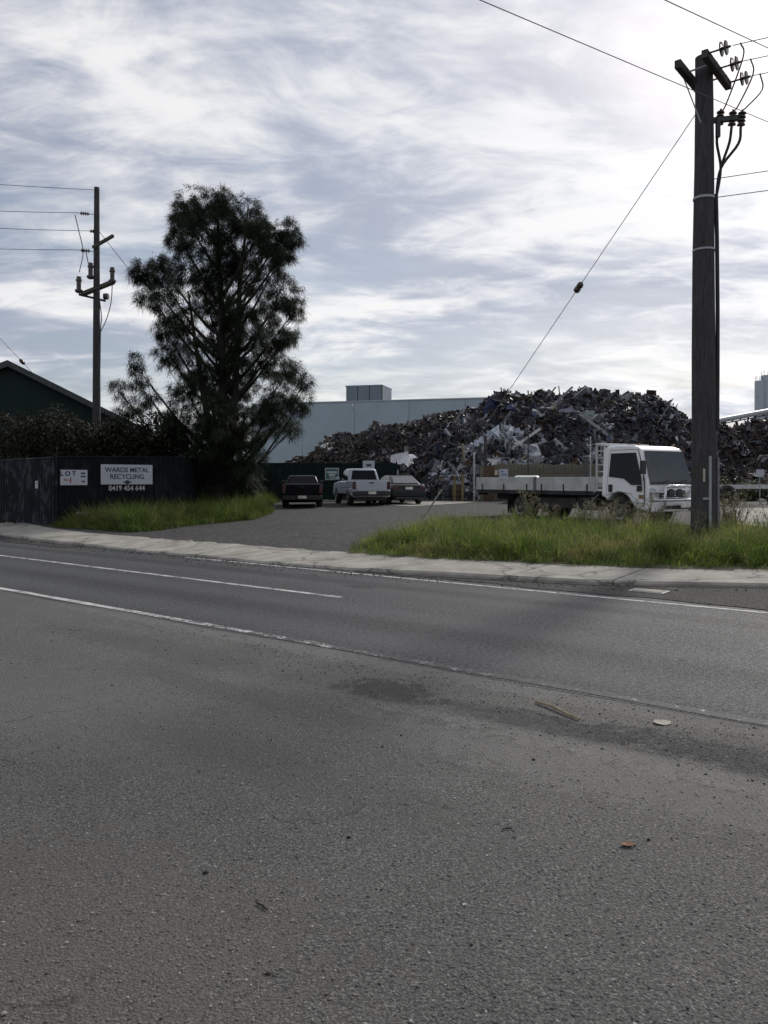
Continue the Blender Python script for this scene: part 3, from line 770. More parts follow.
def heap(name, label, lobes, n_mass, n_part, smin, smax, pal, base_z=0.35, marks=()):
    """lobes: (x, y, rx, ry, height)"""
    t = thing(name, label, 'scrap heap')
    def hz(x, y):
        z = 0.0
        for (cx, cy, rx, ry, H) in lobes:
            q = math.hypot((x - cx) / rx, (y - cy) / ry)
            z = max(z, H * max(0.0, 1 - q ** 2.3))
        return z * (1 + 0.10 * noise.noise((x * 0.45, y * 0.45, 3.0))) + 0.35 * noise.noise((x * 0.9, y * 0.9, 7.0)) * min(1, z)
    x0 = min(l[0] - l[2] for l in lobes); x1 = max(l[0] + l[2] for l in lobes); y0 = min(l[1] - l[3] for l in lobes); y1 = max(l[1] + l[3] for l in lobes)
    st = 0.6; nx = int((x1 - x0) / st) + 1; ny = int((y1 - y0) / st) + 1
    vs = [(x0 + i * st, y0 + j * st, base_z - 0.25 + hz(x0 + i * st, y0 + j * st)) for i in range(nx) for j in range(ny)]
    fs = [(i * ny + j, (i + 1) * ny + j, (i + 1) * ny + j + 1, i * ny + j + 1) for i in range(nx - 1) for j in range(ny - 1)]
    m = MB(); m.add(vs, fs); m.build('core', M_heap, t, smooth=False)
    ws = [l[2] * l[3] for l in lobes]
    def spot(front=0.8):
        while True:
            l = random.choices(lobes, ws)[0]; a = random.uniform(0, 2 * math.pi); q = math.sqrt(random.random())
            x, y = l[0] + l[2] * q * math.cos(a), l[1] + l[3] * q * math.sin(a)
            if y > l[1] + 0.35 * l[3] and random.random() < front: continue
            z = hz(x, y)
            if z < 0.12: continue
            e = 0.5; nrm = Vector((hz(x - e, y) - hz(x + e, y), hz(x, y - e) - hz(x, y + e), 2 * e)).normalized()
            return Vector((x, y, base_z - 0.15 + z)), nrm
    def frame(p, nrm, wild):
        q = nrm.to_track_quat('Z', 'Y').to_matrix().to_4x4()
        r = Matrix.Rotation(random.uniform(0, 6.28), 4, 'Z') @ Matrix.Rotation(random.gauss(0, wild), 4, 'X') @ Matrix.Rotation(random.gauss(0, wild), 4, 'Y')
        return Matrix.Translation(p + nrm * random.uniform(-0.05, 0.2)) @ q @ r
    m = MB()
    for i in range(n_mass):
        p, nr = spot(); s = random.uniform(smin, smax) * (0.55 + 0.75 * random.random() ** 2)
        zone = noise.noise((p.x * 0.42, p.y * 0.3, p.z * 0.42 + 11.0)) + 0.5 * noise.noise((p.x * 1.1, p.z * 1.1, 4.0))   # loads tipped together look alike
        c = pick(pal)
        if zone < -0.05 and max(c) > 0.12: c = tuple(x * 0.28 for x in c)
        elif zone > 0.28: c = tuple(min(x * 1.7 + 0.01, 0.7) for x in c); s *= 1.25
        scrap_piece(m, frame(p, nr, 0.8), random.choice(KINDS), s, c)
    o = m.build('scrap_pieces', M_scrap, t, smooth=False); o['kind'] = 'stuff'
    variants = []
    for k in range(26):
        mm = MB(); kd = KINDS[k % len(KINDS)]; scrap_piece(mm, Matrix.Identity(4), kd, 1.25, pick(pal if k % 3 else [(c, w) for c, w in pal if max(c) > 0.08]))
        variants.append((kd, mm.mesh({'sheet': 'scrap_sheet', 'beam': 'scrap_beam', 'pipe': 'scrap_pipe', 'box': 'crushed_box', 'hoop': 'scrap_hoop'}[kd], M_scrap, False)))
    for i in range(n_part):
        p, nr = spot(0.95); kd, me = random.choice(variants)
        o = link_mesh(me.name.split('.')[0], me, t); o.matrix_local = frame(p, nr, 0.6) @ Matrix.Scale(random.uniform(0.7, 1.9) * max(smax, 0.85) / 1.3, 4)
    def on_front(px, py):
        for k in range(400):
            P = at(px, py, y0 + (y1 - y0) * k / 400)
            if base_z - 0.15 + hz(P.x, P.y) > P.z: return P
        return None
    for (px, py, kd, s, c, ang, nm) in marks:
        P = on_front(px, py)
        if P is None: continue
        mm = MB(); scrap_piece(mm, Matrix.Translation(P + Vector((0, -0.25, 0.05))) @ Matrix.Rotation(R(90), 4, 'X') @ Matrix.Rotation(R(ang), 4, 'Z') @ Matrix.Rotation(random.gauss(0, .25), 4, 'Y'), kd, s, c); mm.build(nm, M_scrap, t, smooth=False)
    return t
heap('scrap_heap', 'tall dark heap of tangled scrap metal behind the truck', [(10.0, 56, 8.0, 8.5, 7.15), (14.6, 57, 8.0, 8.5, 7.3), (17.6, 56.5, 6.6, 7.5, 6.9), (5.6, 55, 4.6, 6.5, 5.2)], 17000, 260, 0.22, 0.85, PAL, marks=[(548, 410, 'beam', 3.2, (0.22, 0.23, 0.25), 42, 'scrap_beam'), (606, 436, 'beam', 3.4, (0.24, 0.25, 0.27), -40, 'scrap_beam'), (580, 422, 'sheet', 2.6, (0.22, 0.25, 0.25), 80, 'scrap_sheet'), (560, 386, 'pipe', 2.6, (0.12, 0.12, 0.13), 48, 'scrap_pipe'), (492, 409, 'sheet', 1.5, (0.045, 0.06, 0.13), 70, 'scrap_sheet'), (512, 410, 'sheet', 1.8, (0.045, 0.055, 0.13), 40, 'scrap_sheet'), (500, 428, 'beam', 2.6, (0.16, 0.165, 0.18), 55, 'scrap_beam'), (560, 392, 'sheet', 1.8, (0.20, 0.28, 0.36), 20, 'scrap_sheet'), (627, 404, 'sheet', 1.3, (0.30, 0.31, 0.33), 110, 'scrap_sheet'), (640, 410, 'sheet', 1.7, (0.20, 0.20, 0.22), 60, 'scrap_sheet'), (660, 425, 'pipe', 3.0, (0.2, 0.2, 0.21), 60, 'scrap_pipe'), (596, 425, 'sheet', 1.8, (0.40, 0.41, 0.42), 95, 'scrap_sheet'), (452, 428, 'beam', 2.4, (0.2, 0.2, 0.22), 60, 'scrap_beam'), (538, 400, 'pipe', 2.4, (0.25, 0.25, 0.26), 35, 'scrap_pipe'), (615, 452, 'beam', 2.2, (0.3, 0.3, 0.32), -30, 'scrap_beam')])
heap('scrap_heap', 'low dark brown scrap heap below the grey warehouse wall', [(-3.2, 67, 5.0, 6, 4.7), (-6.2, 66, 3.8, 5, 2.9), (0.8, 68, 6.5, 7, 5.7), (6.0, 69, 8.0, 7, 7.0)], 11000, 90, 0.22, 0.75, PALB)
heap('scrap_heap', 'pale heap of light sheet offcuts just above the plank wall', [(8.2, 50.4, 4.2, 3.0, 4.2), (11.6, 50.6, 3.4, 2.8, 3.7), (5.4, 50.0, 3.0, 2.4, 3.2)], 1900, 110, 0.3, 1.15, PALF, marks=[(545, 433, 'sheet', 3.0, (0.50, 0.48, 0.42), 5, 'scrap_sheet'), (510, 450, 'beam', 2.6, (0.6, 0.6, 0.6), 35, 'scrap_beam'), (490, 445, 'sheet', 2.2, (0.45, 0.49, 0.56), 30, 'scrap_sheet'), (560, 450, 'sheet', 2.4, (0.36, 0.42, 0.48), 75, 'scrap_sheet'), (530, 455, 'sheet', 2.0, (0.5, 0.52, 0.56), 100, 'scrap_sheet'), (575, 447, 'pipe', 2.4, (0.6, 0.6, 0.6), -15, 'scrap_pipe')])
heap('scrap_heap', 'dark scrap heap beyond the big timber pole under the conveyor', [(24.0, 62, 6.5, 6.5, 5.7), (30.5, 63, 7.5, 7, 5.9), (38, 64, 8, 7, 4.6), (25.5, 55.5, 4.5, 3.5, 1.8)], 9000, 110, 0.25, 0.85, PALB)
heap('scrap_heap', 'small spill of bent scrap beside the open yard gate', [(1.6, 52, 2.6, 2.2, 2.4), (4.0, 49.6, 2.0, 1.6, 1.5)], 700, 45, 0.3, 0.9, PAL)

# ------------------------------------------------------------------ trees and shrubs
M_bark = simple('bark', (0.026, 0.022, 0.019), 0.95, 0, 0.35, 5, bstr=0.5)
M_needle = leaf_mat('casuarina_needles', (0.012, 0.020, 0.010), (0.040, 0.056, 0.028), 0.25)
M_shrub = leaf_mat('brown_green_leaves', (0.018, 0.021, 0.011), (0.042, 0.037, 0.023), 0.2)
M_bush = leaf_mat('bush_leaves', (0.030, 0.045, 0.015), (0.065, 0.085, 0.030), 0.3)
def big_tree():
    D = 31.0; K = D / F_PX
    base = Vector(((220 - CX) * K, D, 0)); base.z = float(terrain(base.x, base.y)) - 0.05
    t = thing('casuarina_tree', 'tall dark feathery needle-leaved tree on the grass verge', 'tree', base)
    def zp(x, y, dy=0.0):    # zoomed measurements to tree-local metres
        px, py = 100 + x / 3.104, 170 + y / 3.104
        return Vector(((px - 220) * K, dy, CAM_H + (HY - py) * K - base.z))
    # (x, y, radius, fullness)
    L = [(300, 105, 78, 1), (385, 85, 52, .9), (345, 165, 95, 1), (445, 120, 60, .9), (480, 150, 45, .7), (575, 165, 42, .6), (545, 205, 52, .8), (505, 175, 48, .8), (600, 200, 30, .5), (560, 250, 45, .7), (265, 120, 50, .9), (245, 185, 48, .8),
         (430, 225, 75, .9), (130, 300, 42, .9), (185, 275, 35, .7), (200, 330, 55, .8), (165, 385, 50, .7), (280, 285, 75, .9), (520, 265, 55, .7), (575, 365, 62, .85), (480, 330, 65, .8),
         (605, 420, 34, .6), (240, 425, 62, .75), (320, 380, 60, .8), (375, 330, 70, .8), (370, 420, 60, .7), (400, 520, 65, .8), (350, 510, 50, .6), (430, 560, 60, .7), (340, 640, 60, .8), (380, 280, 60, .8), (270, 490, 45, .6), (450, 400, 60, .7), (520, 430, 50, .6), (420, 455, 40, 1), (560, 500, 45, .7), (590, 495, 30, .5), (480, 480, 55, .7), (200, 475, 40, .6), (215, 550, 48, .8), (300, 570, 65, .75),
         (500, 570, 78, .95), (590, 600, 45, .7), (635, 640, 32, .5), (105, 580, 32, .4), (60, 665, 36, .4), (90, 720, 44, .55), (160, 690, 36, .45), (120, 640, 30, .4), (265, 655, 62, .8), (400, 640, 85, 1),
         (540, 690, 78, .95), (620, 705, 38, .45), (350, 735, 75, 1), (595, 785, 32, .45), (550, 765, 48, .6), (230, 740, 50, .7), (450, 760, 80, 1), (400, 800, 100, 1), (310, 840, 95, 1), (455, 860, 70, 1), (240, 810, 65, .9), (200, 890, 65, .9), (150, 850, 50, .7),
         (370, 920, 100, 1), (165, 925, 62, .95), (120, 880, 45, .8), (185, 830, 60, .9), (140, 960, 50, .9), (290, 950, 90, 1), (440, 950, 60, .9), (220, 970, 60, .9)]
    trunk = MB()
    stems = [([(0, 0, 0), (0.05, 0.05, 2.5), (0.1, 0.1, 5.2), (0.05, 0.0, 8.2), (-0.1, 0.1, 11.2), (-0.1, 0.1, 12.6)], [0.30, 0.22, 0.17, 0.12, 0.06, 0.02]),
             ([(0.15, 0.05, 0.4), (0.42, 0.2, 3.0), (0.62, 0.15, 6.0), (0.75, 0.1, 9.0), (1.1, 0.0, 12.0)], [0.22, 0.17, 0.13, 0.09, 0.02]),
             ([(-0.05, -0.05, 1.0), (-0.35, -0.4, 3.5), (-0.7, -0.7, 6.0), (-1.1, -0.6, 8.6)], [0.17, 0.13, 0.09, 0.03])]
    for pts, rs in stems: trunk.tube(pts, rs, 10)
    trunk.build('trunk', M_bark, t, ang=60)
    mainp = [Vector(p) for p in stems[0][0]]
    def on_trunk(z):
        for a, b in zip(mainp[:-1], mainp[1:]):
            if a.z <= z <= b.z: return a.lerp(b, (z - a.z) / (b.z - a.z))
        return mainp[-1] if z > mainp[-1].z else mainp[0]
    B, Dv, Ln, Wd, Dr = [], [], [], [], []
    for (x, y, r, full) in L:
        rr = r / 3.104 * K
        dep = random.uniform(-1, 1) * max(0.2, (2.6 - 1.1 * abs(zp(x, y).x) / 3.0)) * (0.8 if y < 800 else 0.5)
        c = zp(x, y, dep); w_ = (D + dep) / D; eye = Vector((-base.x, 0, CAM_H - base.z))
        c = Vector((eye.x + (c.x - eye.x) * w_, dep, eye.z + (c.z - eye.z) * w_)); c.z -= 0.25; rr *= 0.94
        reach = math.hypot(c.x, c.y)
        s = on_trunk(max(0.9, c.z - 0.5 - reach * 0.95))
        mid = s.lerp(c, 0.5) + Vector((0, 0, -0.12 * reach)) + Vector((random.gauss(0, .1), random.gauss(0, .1), 0))
        m = MB(); m.tube([s, s.lerp(mid, 0.5) + Vector((0, 0, -0.04 * reach)), mid, mid.lerp(c, 0.55), c], [0.03 + 0.022 * reach, 0.028 + 0.018 * reach, 0.03 + 0.008 * reach, 0.022, 0.01], 6)
        nt = int(full * (30 + 88 * rr * rr))
        for k in range(nt):
            v = Vector((random.gauss(0, 1), random.gauss(0, 1), random.gauss(0, 1))).normalized() * rr * random.uniform(0.15, 1.12) ** 0.6
            v.y *= 1.15
            e = c + v
            if k % 4 == 0:
                st = mid.lerp(c, random.uniform(0.4, 1.0)); m.tube([st, st.lerp(e, 0.5) + Vector((0, 0, -0.05)), e], [0.014, 0.010, 0.005], 4, False)
            nn = random.randint(50, 75); out = (v.normalized() * 0.6 + Vector((0, 0, 0.1)))
            g = rng.normal(0, 1, (nn, 3)); g /= np.linalg.norm(g, axis=1, keepdims=True)
            dirs = g * 0.85 + np.array(out); dirs /= np.linalg.norm(dirs, axis=1, keepdims=True)
            B.append(np.array(e) + rng.normal(0, 0.07, (nn, 3))); Dv.append(dirs)
            Ln.append(rng.uniform(0.12, 0.27, nn)); Wd.append(rng.uniform(0.010, 0.018, nn)); Dr.append(rng.uniform(0.6, 2.0, nn))
        m.build('limb', M_bark, t, ang=60)
    v, tr = strips(np.concatenate(B), np.concatenate(Dv), np.concatenate(Ln), np.concatenate(Wd), np.concatenate(Dr))
    print('needles', len(tr))
    link_mesh('crown', np_mesh('crown', v, tr, M_needle), t)
big_tree()

def shrub(name, label, cat, loc, lobes, n, leaf, mat, group=None):
    """lobes: (x, y, z, r) in local metres"""
    t = thing(name, label, cat, loc, 0, group)
    st = MB()
    for (x, y, z, r) in lobes:
        st.tube([(x * 0.25, y * 0.25, 0), (x * 0.6, y * 0.6, z * 0.5), (x, y, z)], [0.05, 0.035, 0.012], 6)
        for k in range(5):
            v = Vector((random.gauss(0, 1), random.gauss(0, 1), random.gauss(0, 1))).normalized() * r * 0.85
            st.tube([(x * 0.6, y * 0.6, z * 0.5), (x + v.x * .5, y + v.y * .5, z + v.z * .4), (x + v.x, y + v.y, z + v.z)], [0.02, 0.012, 0.004], 4, False)
    st.build('trunk', M_bark, t, ang=60)
    w = np.array([l[3] ** 2 for l in lobes]); k = rng.choice(len(lobes), n // 12, p=w / w.sum()); A = np.array(lobes)[k]
    g = rng.normal(0, 1, (len(k), 3)); g /= np.linalg.norm(g, axis=1, keepdims=True)
    cl = A[:, :3] + g * (A[:, 3] * rng.uniform(0.25, 1.12, len(k)) ** 0.5)[:, None]
    base = np.repeat(cl, 12, 0) + rng.normal(0, 0.11, (len(k) * 12, 3)); base[:, 2] = np.abs(base[:, 2])
    N = len(base); d = rng.normal(0, 1, (N, 3)) + np.array([0, 0, 0.3]); d /= np.linalg.norm(d, axis=1, keepdims=True)
    v, tr = strips(base, d, rng.uniform(0.6, 1.3, N) * leaf, rng.uniform(0.35, 0.6, N) * leaf, rng.uniform(0.2, 0.9, N))
    link_mesh('crown', np_mesh('crown', v, tr, mat), t)
    return t
def gz(x, y): return float(terrain(x, y))
GS = 'shrubs behind the blue fence'
for (x, y, ls, lab) in (
    (-16.6, 34.8, [(0, 0, 1.9, 1.3), (-1.2, 0.2, 2.2, 1.1), (1.1, -0.1, 2.6, 1.1), (0.2, 0, 3.2, .8)], 'brownish rounded shrub below the gable of the green shed'),
    (-14.0, 33.2, [(0, 0, 1.9, 1.3), (-0.9, 0.2, 2.6, 1.0), (1.0, -0.1, 2.7, .95), (0.1, 0, 3.3, .8)], 'dense dark shrub at the foot of the slim pole'),
    (-11.6, 31.2, [(0, 0, 1.8, 1.2), (-0.8, 0.2, 2.7, .9), (0.9, -0.1, 2.6, .9)], 'dark shrub above the fence with the lot sign'),
    (-9.3, 30.6, [(0, 0, 1.7, 1.1), (-0.7, 0.2, 2.5, .9), (0.7, -0.1, 2.8, .8)], 'dark shrub between the tall tree and the white sign')):
    shrub('shrub', lab, 'shrub', (x, y, gz(x, y)), [(a, b, c * 1.12, d) for a, b, c, d in ls], 9500, 0.13, M_shrub, GS)
GB = 'bushes along the yard edge'
for (x, y, ls, lab) in ((19.2, 45.5, [(0, 0, .6, .75), (-1.3, 0.1, .55, .65), (1.3, 0, .45, .6)], 'low green bush behind the pale barrier rail'),
                        (22.6, 46.0, [(0, 0, .55, .7), (-1.2, 0.1, .5, .6), (1.4, 0, .6, .7)], 'low green bush behind the small sign on a post')):
    shrub('bush', lab, 'bush', (x, y, gz(x, y)), ls, 5000, 0.12, M_bush, GB)

# dry weeds
M_stalk = simple('dry_stalk', (0.15, 0.14, 0.08), 0.9)
M_seed = leaf_mat('seed_heads', (0.20, 0.17, 0.10), (0.33, 0.29, 0.20), 0.3)
M_wleaf = leaf_mat('weed_leaves', (0.07, 0.10, 0.03), (0.14, 0.16, 0.06), 0.35)
def weed_proto(h, seed):
    random.seed(seed); g = np.random.default_rng(seed)
    t = thing('weed', None, 'weed'); st = MB(); heads = []; lv = []
    for k in range(random.randint(4, 6)):
        a = random.uniform(0, 6.28); ln = random.uniform(0.12, 0.35) * h; hh = h * random.uniform(0.7, 1.05)
        tip = Vector((math.cos(a) * ln, math.sin(a) * ln, hh)); b0 = Vector((random.gauss(0, .03), random.gauss(0, .03), 0))
        midp = b0.lerp(tip, 0.55) + Vector((0, 0, 0.03)); st.tube([b0, midp, tip], [0.006, 0.005, 0.003], 5, False)
        heads.append(tip)
        for q in range(random.randint(4, 7)):
            u = random.uniform(0.35, 0.95); p = b0.lerp(midp, u / 0.55) if u < 0.55 else midp.lerp(tip, (u - 0.55) / 0.45)
            a2 = random.uniform(0, 6.28); l2 = random.uniform(0.07, 0.2) * h; e = p + Vector((math.cos(a2) * l2, math.sin(a2) * l2, l2 * 0.9))
            st.tube([p, e], [0.004, 0.002], 4, False); heads.append(e); lv.append(p)
    st.build('stem', M_stalk, t, ang=60)
    def cloud(pts, n, r, L, W, up):
        base = np.repeat(np.array([tuple(p) for p in pts]), n, 0) + g.normal(0, r, (len(pts) * n, 3)); N = len(base)
        d = g.normal(0, 1, (N, 3)) + np.array([0, 0, up]); d /= np.linalg.norm(d, axis=1, keepdims=True)
        return strips(base, d, g.uniform(.6, 1.3, N) * L, g.uniform(.6, 1.2, N) * W, g.uniform(.2, .8, N))
    v, tr = cloud(heads, 9, 0.018, 0.026, 0.009, 0.8); link_mesh('seed_head', np_mesh('seed_head', v, tr, M_seed), t)['kind'] = 'stuff'
    v, tr = cloud(lv, 2, 0.015, 0.12, 0.012, 0.3); link_mesh('foliage', np_mesh('foliage', v, tr, M_wleaf), t)['kind'] = 'stuff'
    return t
protos = [weed_proto(h, 30 + i) for i, h in enumerate((0.75, 0.95, 0.6, 0.85))]
random.seed(99); used = set()
def weeds(spots, label, group):
    for (x, y, sc) in spots:
        k = random.randrange(4); o = protos[k] if k not in used else copy_tree(protos[k]); used.add(k)
        o.location = (x, y, gz(x, y)); o.scale = (sc, sc, sc); o.rotation_euler = (0, 0, random.uniform(0, 6.28)); tag(o, label, 'weed', group)
weeds([(5.35 + random.uniform(-.9, .9), 18.3 + random.uniform(-1.0, 1.0), random.uniform(.75, 1.1)) for _ in range(14)] +
      [(6.5, 16.4, .8), (6.15, 17.3, .9), (6.0, 16.9, .7)], 'dry brown seeding weed in the grass before the truck cab', 'dry weeds before the truck')
weeds([(8.0 + random.uniform(-.7, 1.0), 17.6 + random.uniform(-.9, 1.0), random.uniform(.75, 1.25)) for _ in range(16)] + [(7.5, 16.9, 1.1), (7.7, 17.2, 1.0)],
      'tall pale seeding weed in the grass beyond the big pole', 'dry weeds beyond the pole')
weeds([(3.6, 21.6, 1.0), (3.9, 21.4, 1.1), (4.25, 21.6, 1.1), (4.5, 21.3, .95), (5.0, 20.6, .9), (3.3, 21.2, .8), (4.0, 21.9, 1.2)], 'pale green weed growing against the back of the truck tray', 'weeds by the truck tray')

# ------------------------------------------------------------------ power poles and wires
def wood_mat(name, c):
    t = NT(name); p = t.pos()
    n = t.noise(p, 7, 8, 0.7, 0.6, (6, 6, 0.35)); b = t.noise(p, 0.8, 5, 0.6)
    cc = t.mix(t.ramp(n, 0.3, 0.7), tuple(x * 0.45 for x in c), tuple(x * 1.25 for x in c))
    cc = t.mix(t.math('MULTIPLY', t.ramp(b, 0.45, 0.7), 0.5), cc, (0.045, 0.042, 0.042))
    return t.bsdf(cc, 0.92, 0, n, 0.6, 0.02, 0.2)
M_pole = wood_mat('weathered_pole_timber', (0.072, 0.070, 0.072))
M_arm = wood_mat('crossarm_timber', (0.085, 0.078, 0.07))
M_ins = simple('brown_porcelain', (0.05, 0.035, 0.03), 0.25, 0, 0.1)
M_gal = simple('galvanised_steel', (0.30, 0.31, 0.32), 0.45, 0.5, 0.15, 8)
M_wire = simple('weathered_cable', (0.12, 0.12, 0.125), 0.6, 0.2)
M_rub = simple('black_rubber', (0.018, 0.018, 0.019), 0.7, 0, 0.2)
def smooth(pts, n=5):
    p = [Vector(q) for q in pts]; p = [p[0] * 2 - p[1]] + p + [p[-1] * 2 - p[-2]]; o = []
    for i in range(1, len(p) - 2):
        for k in range(n):
            t = k / n; a, b, c, d = p[i - 1:i + 3]
            o.append(0.5 * ((2 * b) + (c - a) * t + (2 * a - 5 * b + 4 * c - d) * t * t + (3 * b - a - 3 * c + d) * t ** 3))
    return o + [p[-2]]
def sag(a, b, drop, n=20):
    a, b = Vector(a), Vector(b)
    return [a.lerp(b, i / n) - Vector((0, 0, 4 * drop * (i / n) * (1 - i / n))) for i in range(n + 1)]
def wire(name, pts, r, label, group, mat=None):
    m = MB(); m.tube(pts, r, 6); o = m.build(name, mat or M_wire, ang=60); return tag(o, label, 'wire', group)
def insulator(m, a, d, n=4, r=0.075, step=0.1):
    d = Vector(d).normalized(); prof = [(0, 0.02)]
    for i in range(n): prof += [(0.03 + i * step, 0.03), (0.05 + i * step, r), (0.075 + i * step, r * 0.9), (0.085 + i * step, 0.03)]
    prof.append((0.06 + n * step, 0.02)); m.lathe(prof, a, d, 12)
dv, nv = Vector((DX, DY, 0)), Vector((NX, NY, 0))
PX, PY = 6.83, 17.0; PZ = gz(PX, PY); PH = 10.62 - PZ
pole = thing('power_pole', 'thick weathered timber power pole standing in the verge grass', 'power pole', (PX, PY, PZ))
m = MB(); zs = [-0.3, 0, 1, 2.5, 4, 6, 8, 9.4, PH]; rs = [0.285, 0.275, 0.265, 0.252, 0.24, 0.222, 0.200, 0.185, 0.178]
m.tube([(0.0 + 0.012 * math.sin(z * 0.9), 0, z) for z in zs], rs, 28); m.build('shaft', M_pole, pole, ang=60)
for k, (off, z, nm) in enumerate(((0.27, 9.95, 'crossarm'), (-0.27, 9.98, 'crossarm'))):
    c = dv * off + Vector((0, 0, z))
    m = MB(); m.box(c, (1.72, 0.13, 0.17), math.atan2(NY, NX)); m.build(nm, M_arm, pole, bevel=0.012)
m = MB()
for q in (-0.35, 0.35): m.cyl(dv * 0.38 + nv * q + Vector((0, 0, 9.96)), dv * -0.38 + nv * q + Vector((0, 0, 9.98)), 0.02, 8)
m.cyl(dv * 0.33 + nv * -0.3 + Vector((0, 0, 9.9)), Vector((-0.05, -0.15, 8.7)), 0.015, 6); m.build('bolt', M_gal, pole)
ends = []
for q in (-0.78, -0.02, 0.74):
    a = dv * -0.34 + nv * q + Vector((0, 0, 10.0))
    m = MB(); m.cyl(a, a - dv * 0.2, 0.02, 8); insulator(m, a - dv * 0.18, -dv, 2, 0.15, 0.09); m.build('strain_insulator', M_ins, pole); ends.append(a - dv * 0.45)
# cable terminations under the arm
m = MB(); m.box(Vector((0.42, -0.1, 8.98)), (0.7, 0.1, 0.1), -0.25); m.box(Vector((0.26, -0.1, 8.8)), (0.08, 0.08, 0.4)); m.build('bracket', M_dkst, pole)
pots = [(0.32, -0.02, 9.22), (0.54, -0.12, 9.16), (0.70, -0.2, 9.12)]
for (x, y, z), e in zip(pots, ends):
    m = MB(); insulator(m, (x, y, z - 0.36), (0.1, 0, 1), 4, 0.085, 0.08); m.build('termination', M_ins, pole)
    x2, y2, z2 = x + 0.03, y, z
    m = MB(); E = e - dv * 0.15; m.tube(smooth([(x2, y2, z2), (x2 + 0.12, y2 + 0.05, z2 + 0.1), (E.x + 0.05, E.y, (z2 + E.z) / 2 + 0.1), E]), 0.016, 6); m.build('lead', M_wire, pole)
    m = MB(); m.tube(smooth([(x, y, z - 0.36), (x - 0.05, y, z - 0.7), (0.34, -0.05, 7.95), (0.235, -0.06, 7.3)]), 0.03, 8); m.build('cable', M_rub, pole)
m = MB(); m.tube([(0.235, -0.06, 7.4), (0.255, -0.06, 6.5), (0.27, -0.06, 5), (0.27, -0.06, 3.6), (0.24, -0.12, 2.9), (0.22, -0.17, 2.4)], 0.045, 8); m.build('riser_cable', M_rub, pole)
m = MB(); m.box((0.02, -0.278, 0.95), (0.055, 0.03, 1.75)); m.build('conduit', M_gal, pole)
m = MB(); m.box((0.235, -0.17, 0.95), (0.045, 0.045, 1.7)); m.build('conduit', simple('grey_conduit', (0.16, 0.16, 0.165), 0.6), pole)
m = MB(); m.box((-0.10, -0.268, 1.42), (0.045, 0.008, 0.28)); m.build('marker_strip', simple('pale_marker', (0.42, 0.40, 0.33), 0.6), pole)
m = MB(); m.box((-0.05, -0.283, 0.93), (0.16, 0.006, 0.05)); m.build('tag', M_gal, pole)
m = MB(); m.lathe([(0, 0.222), (0.05, 0.222)], (0, 0, 7.3), (0, 0, 1), 28); m.lathe([(0, 0.232), (0.04, 0.232)], (0, 0, 6.2), (0, 0, 1), 28); m.build('strap', M_gal, pole)
P0 = Vector((PX, PY, PZ))
GW = 'wires on the thick pole'
for k, e in enumerate(ends):
    a = P0 + e; b = a - dv * 45 + Vector((0, 0, 0.3)); wire('power_wire', sag(a, b, 1.3), 0.010, 'bare wire strung from the %s crossarm insulator of the thick pole' % ('roadside', 'middle', 'yard side')[k], GW)
for z, wd_ in ((8.02 - PZ, 'upper'), (7.62 - PZ, 'lower')):
    a = P0 + Vector((0.2, -0.02, z)); b = a - dv * 45 + Vector((0, 0, 0.2)); wire('power_wire', sag(a, b, 1.0), 0.009, '%s of the two bare wires leaving the shaft of the thick pole' % wd_, 'lower wires on the thick pole')
# stay from the pole to the verge
A = P0 + Vector((-0.15, 0.1, 1.6 + (480 - 113) / 796 * 17 - PZ)); B = Vector((1.50, 29.0, gz(1.5, 29.0)))
stay = thing('stay_wire', 'long slanting stay wire with insulator from the thick pole to the ground', 'stay wire')
def lerpA(px): # fraction of the way at a picture column
    lo, hi = 0.0, 1.0
    for _ in range(40):
        mm_ = (lo + hi) / 2; P = A.lerp(B, mm_); x = CX + P.x / P.y * F_PX
        if x > px: lo = mm_
        else: hi = mm_
    return lo
f1 = lerpA(581)
MB().tube([A, A.lerp(B, f1 - 0.004)], 0.009, 6).build('strand', M_gal, stay)
MB().tube([A.lerp(B, f1 + 0.012), B], 0.009, 6).build('strand', M_gal, stay)
m = MB(); u = (B - A).normalized(); m.lathe([(0, 0.03), (0.05, 0.08), (0.14, 0.085), (0.16, 0.05), (0.2, 0.085), (0.3, 0.08), (0.34, 0.03)], A.lerp(B, f1) - u * 0.05, u, 12); m.build('insulator', M_ins, stay)
MB().tube([A.lerp(B, 0.90), B - u * 0.05], 0.03, 8).build('guard', simple('pale_guard', (0.42, 0.41, 0.38), 0.6), stay)
# wires passing overhead
GO = 'wires crossing overhead'
for (p, q, lab) in ((at(480, 0, 9.0), at(768, 122, 12.5), 'lower of the two bare wires crossing the sky above the thick pole'), (at(665, 0, 9.0), at(768, 48, 10.6), 'upper of the two bare wires crossing the sky above the thick pole')):
    d = q - p; wire('overhead_wire', [p - d * 2.0, p - d, p, q, q + d * 3], 0.006, lab, GO)

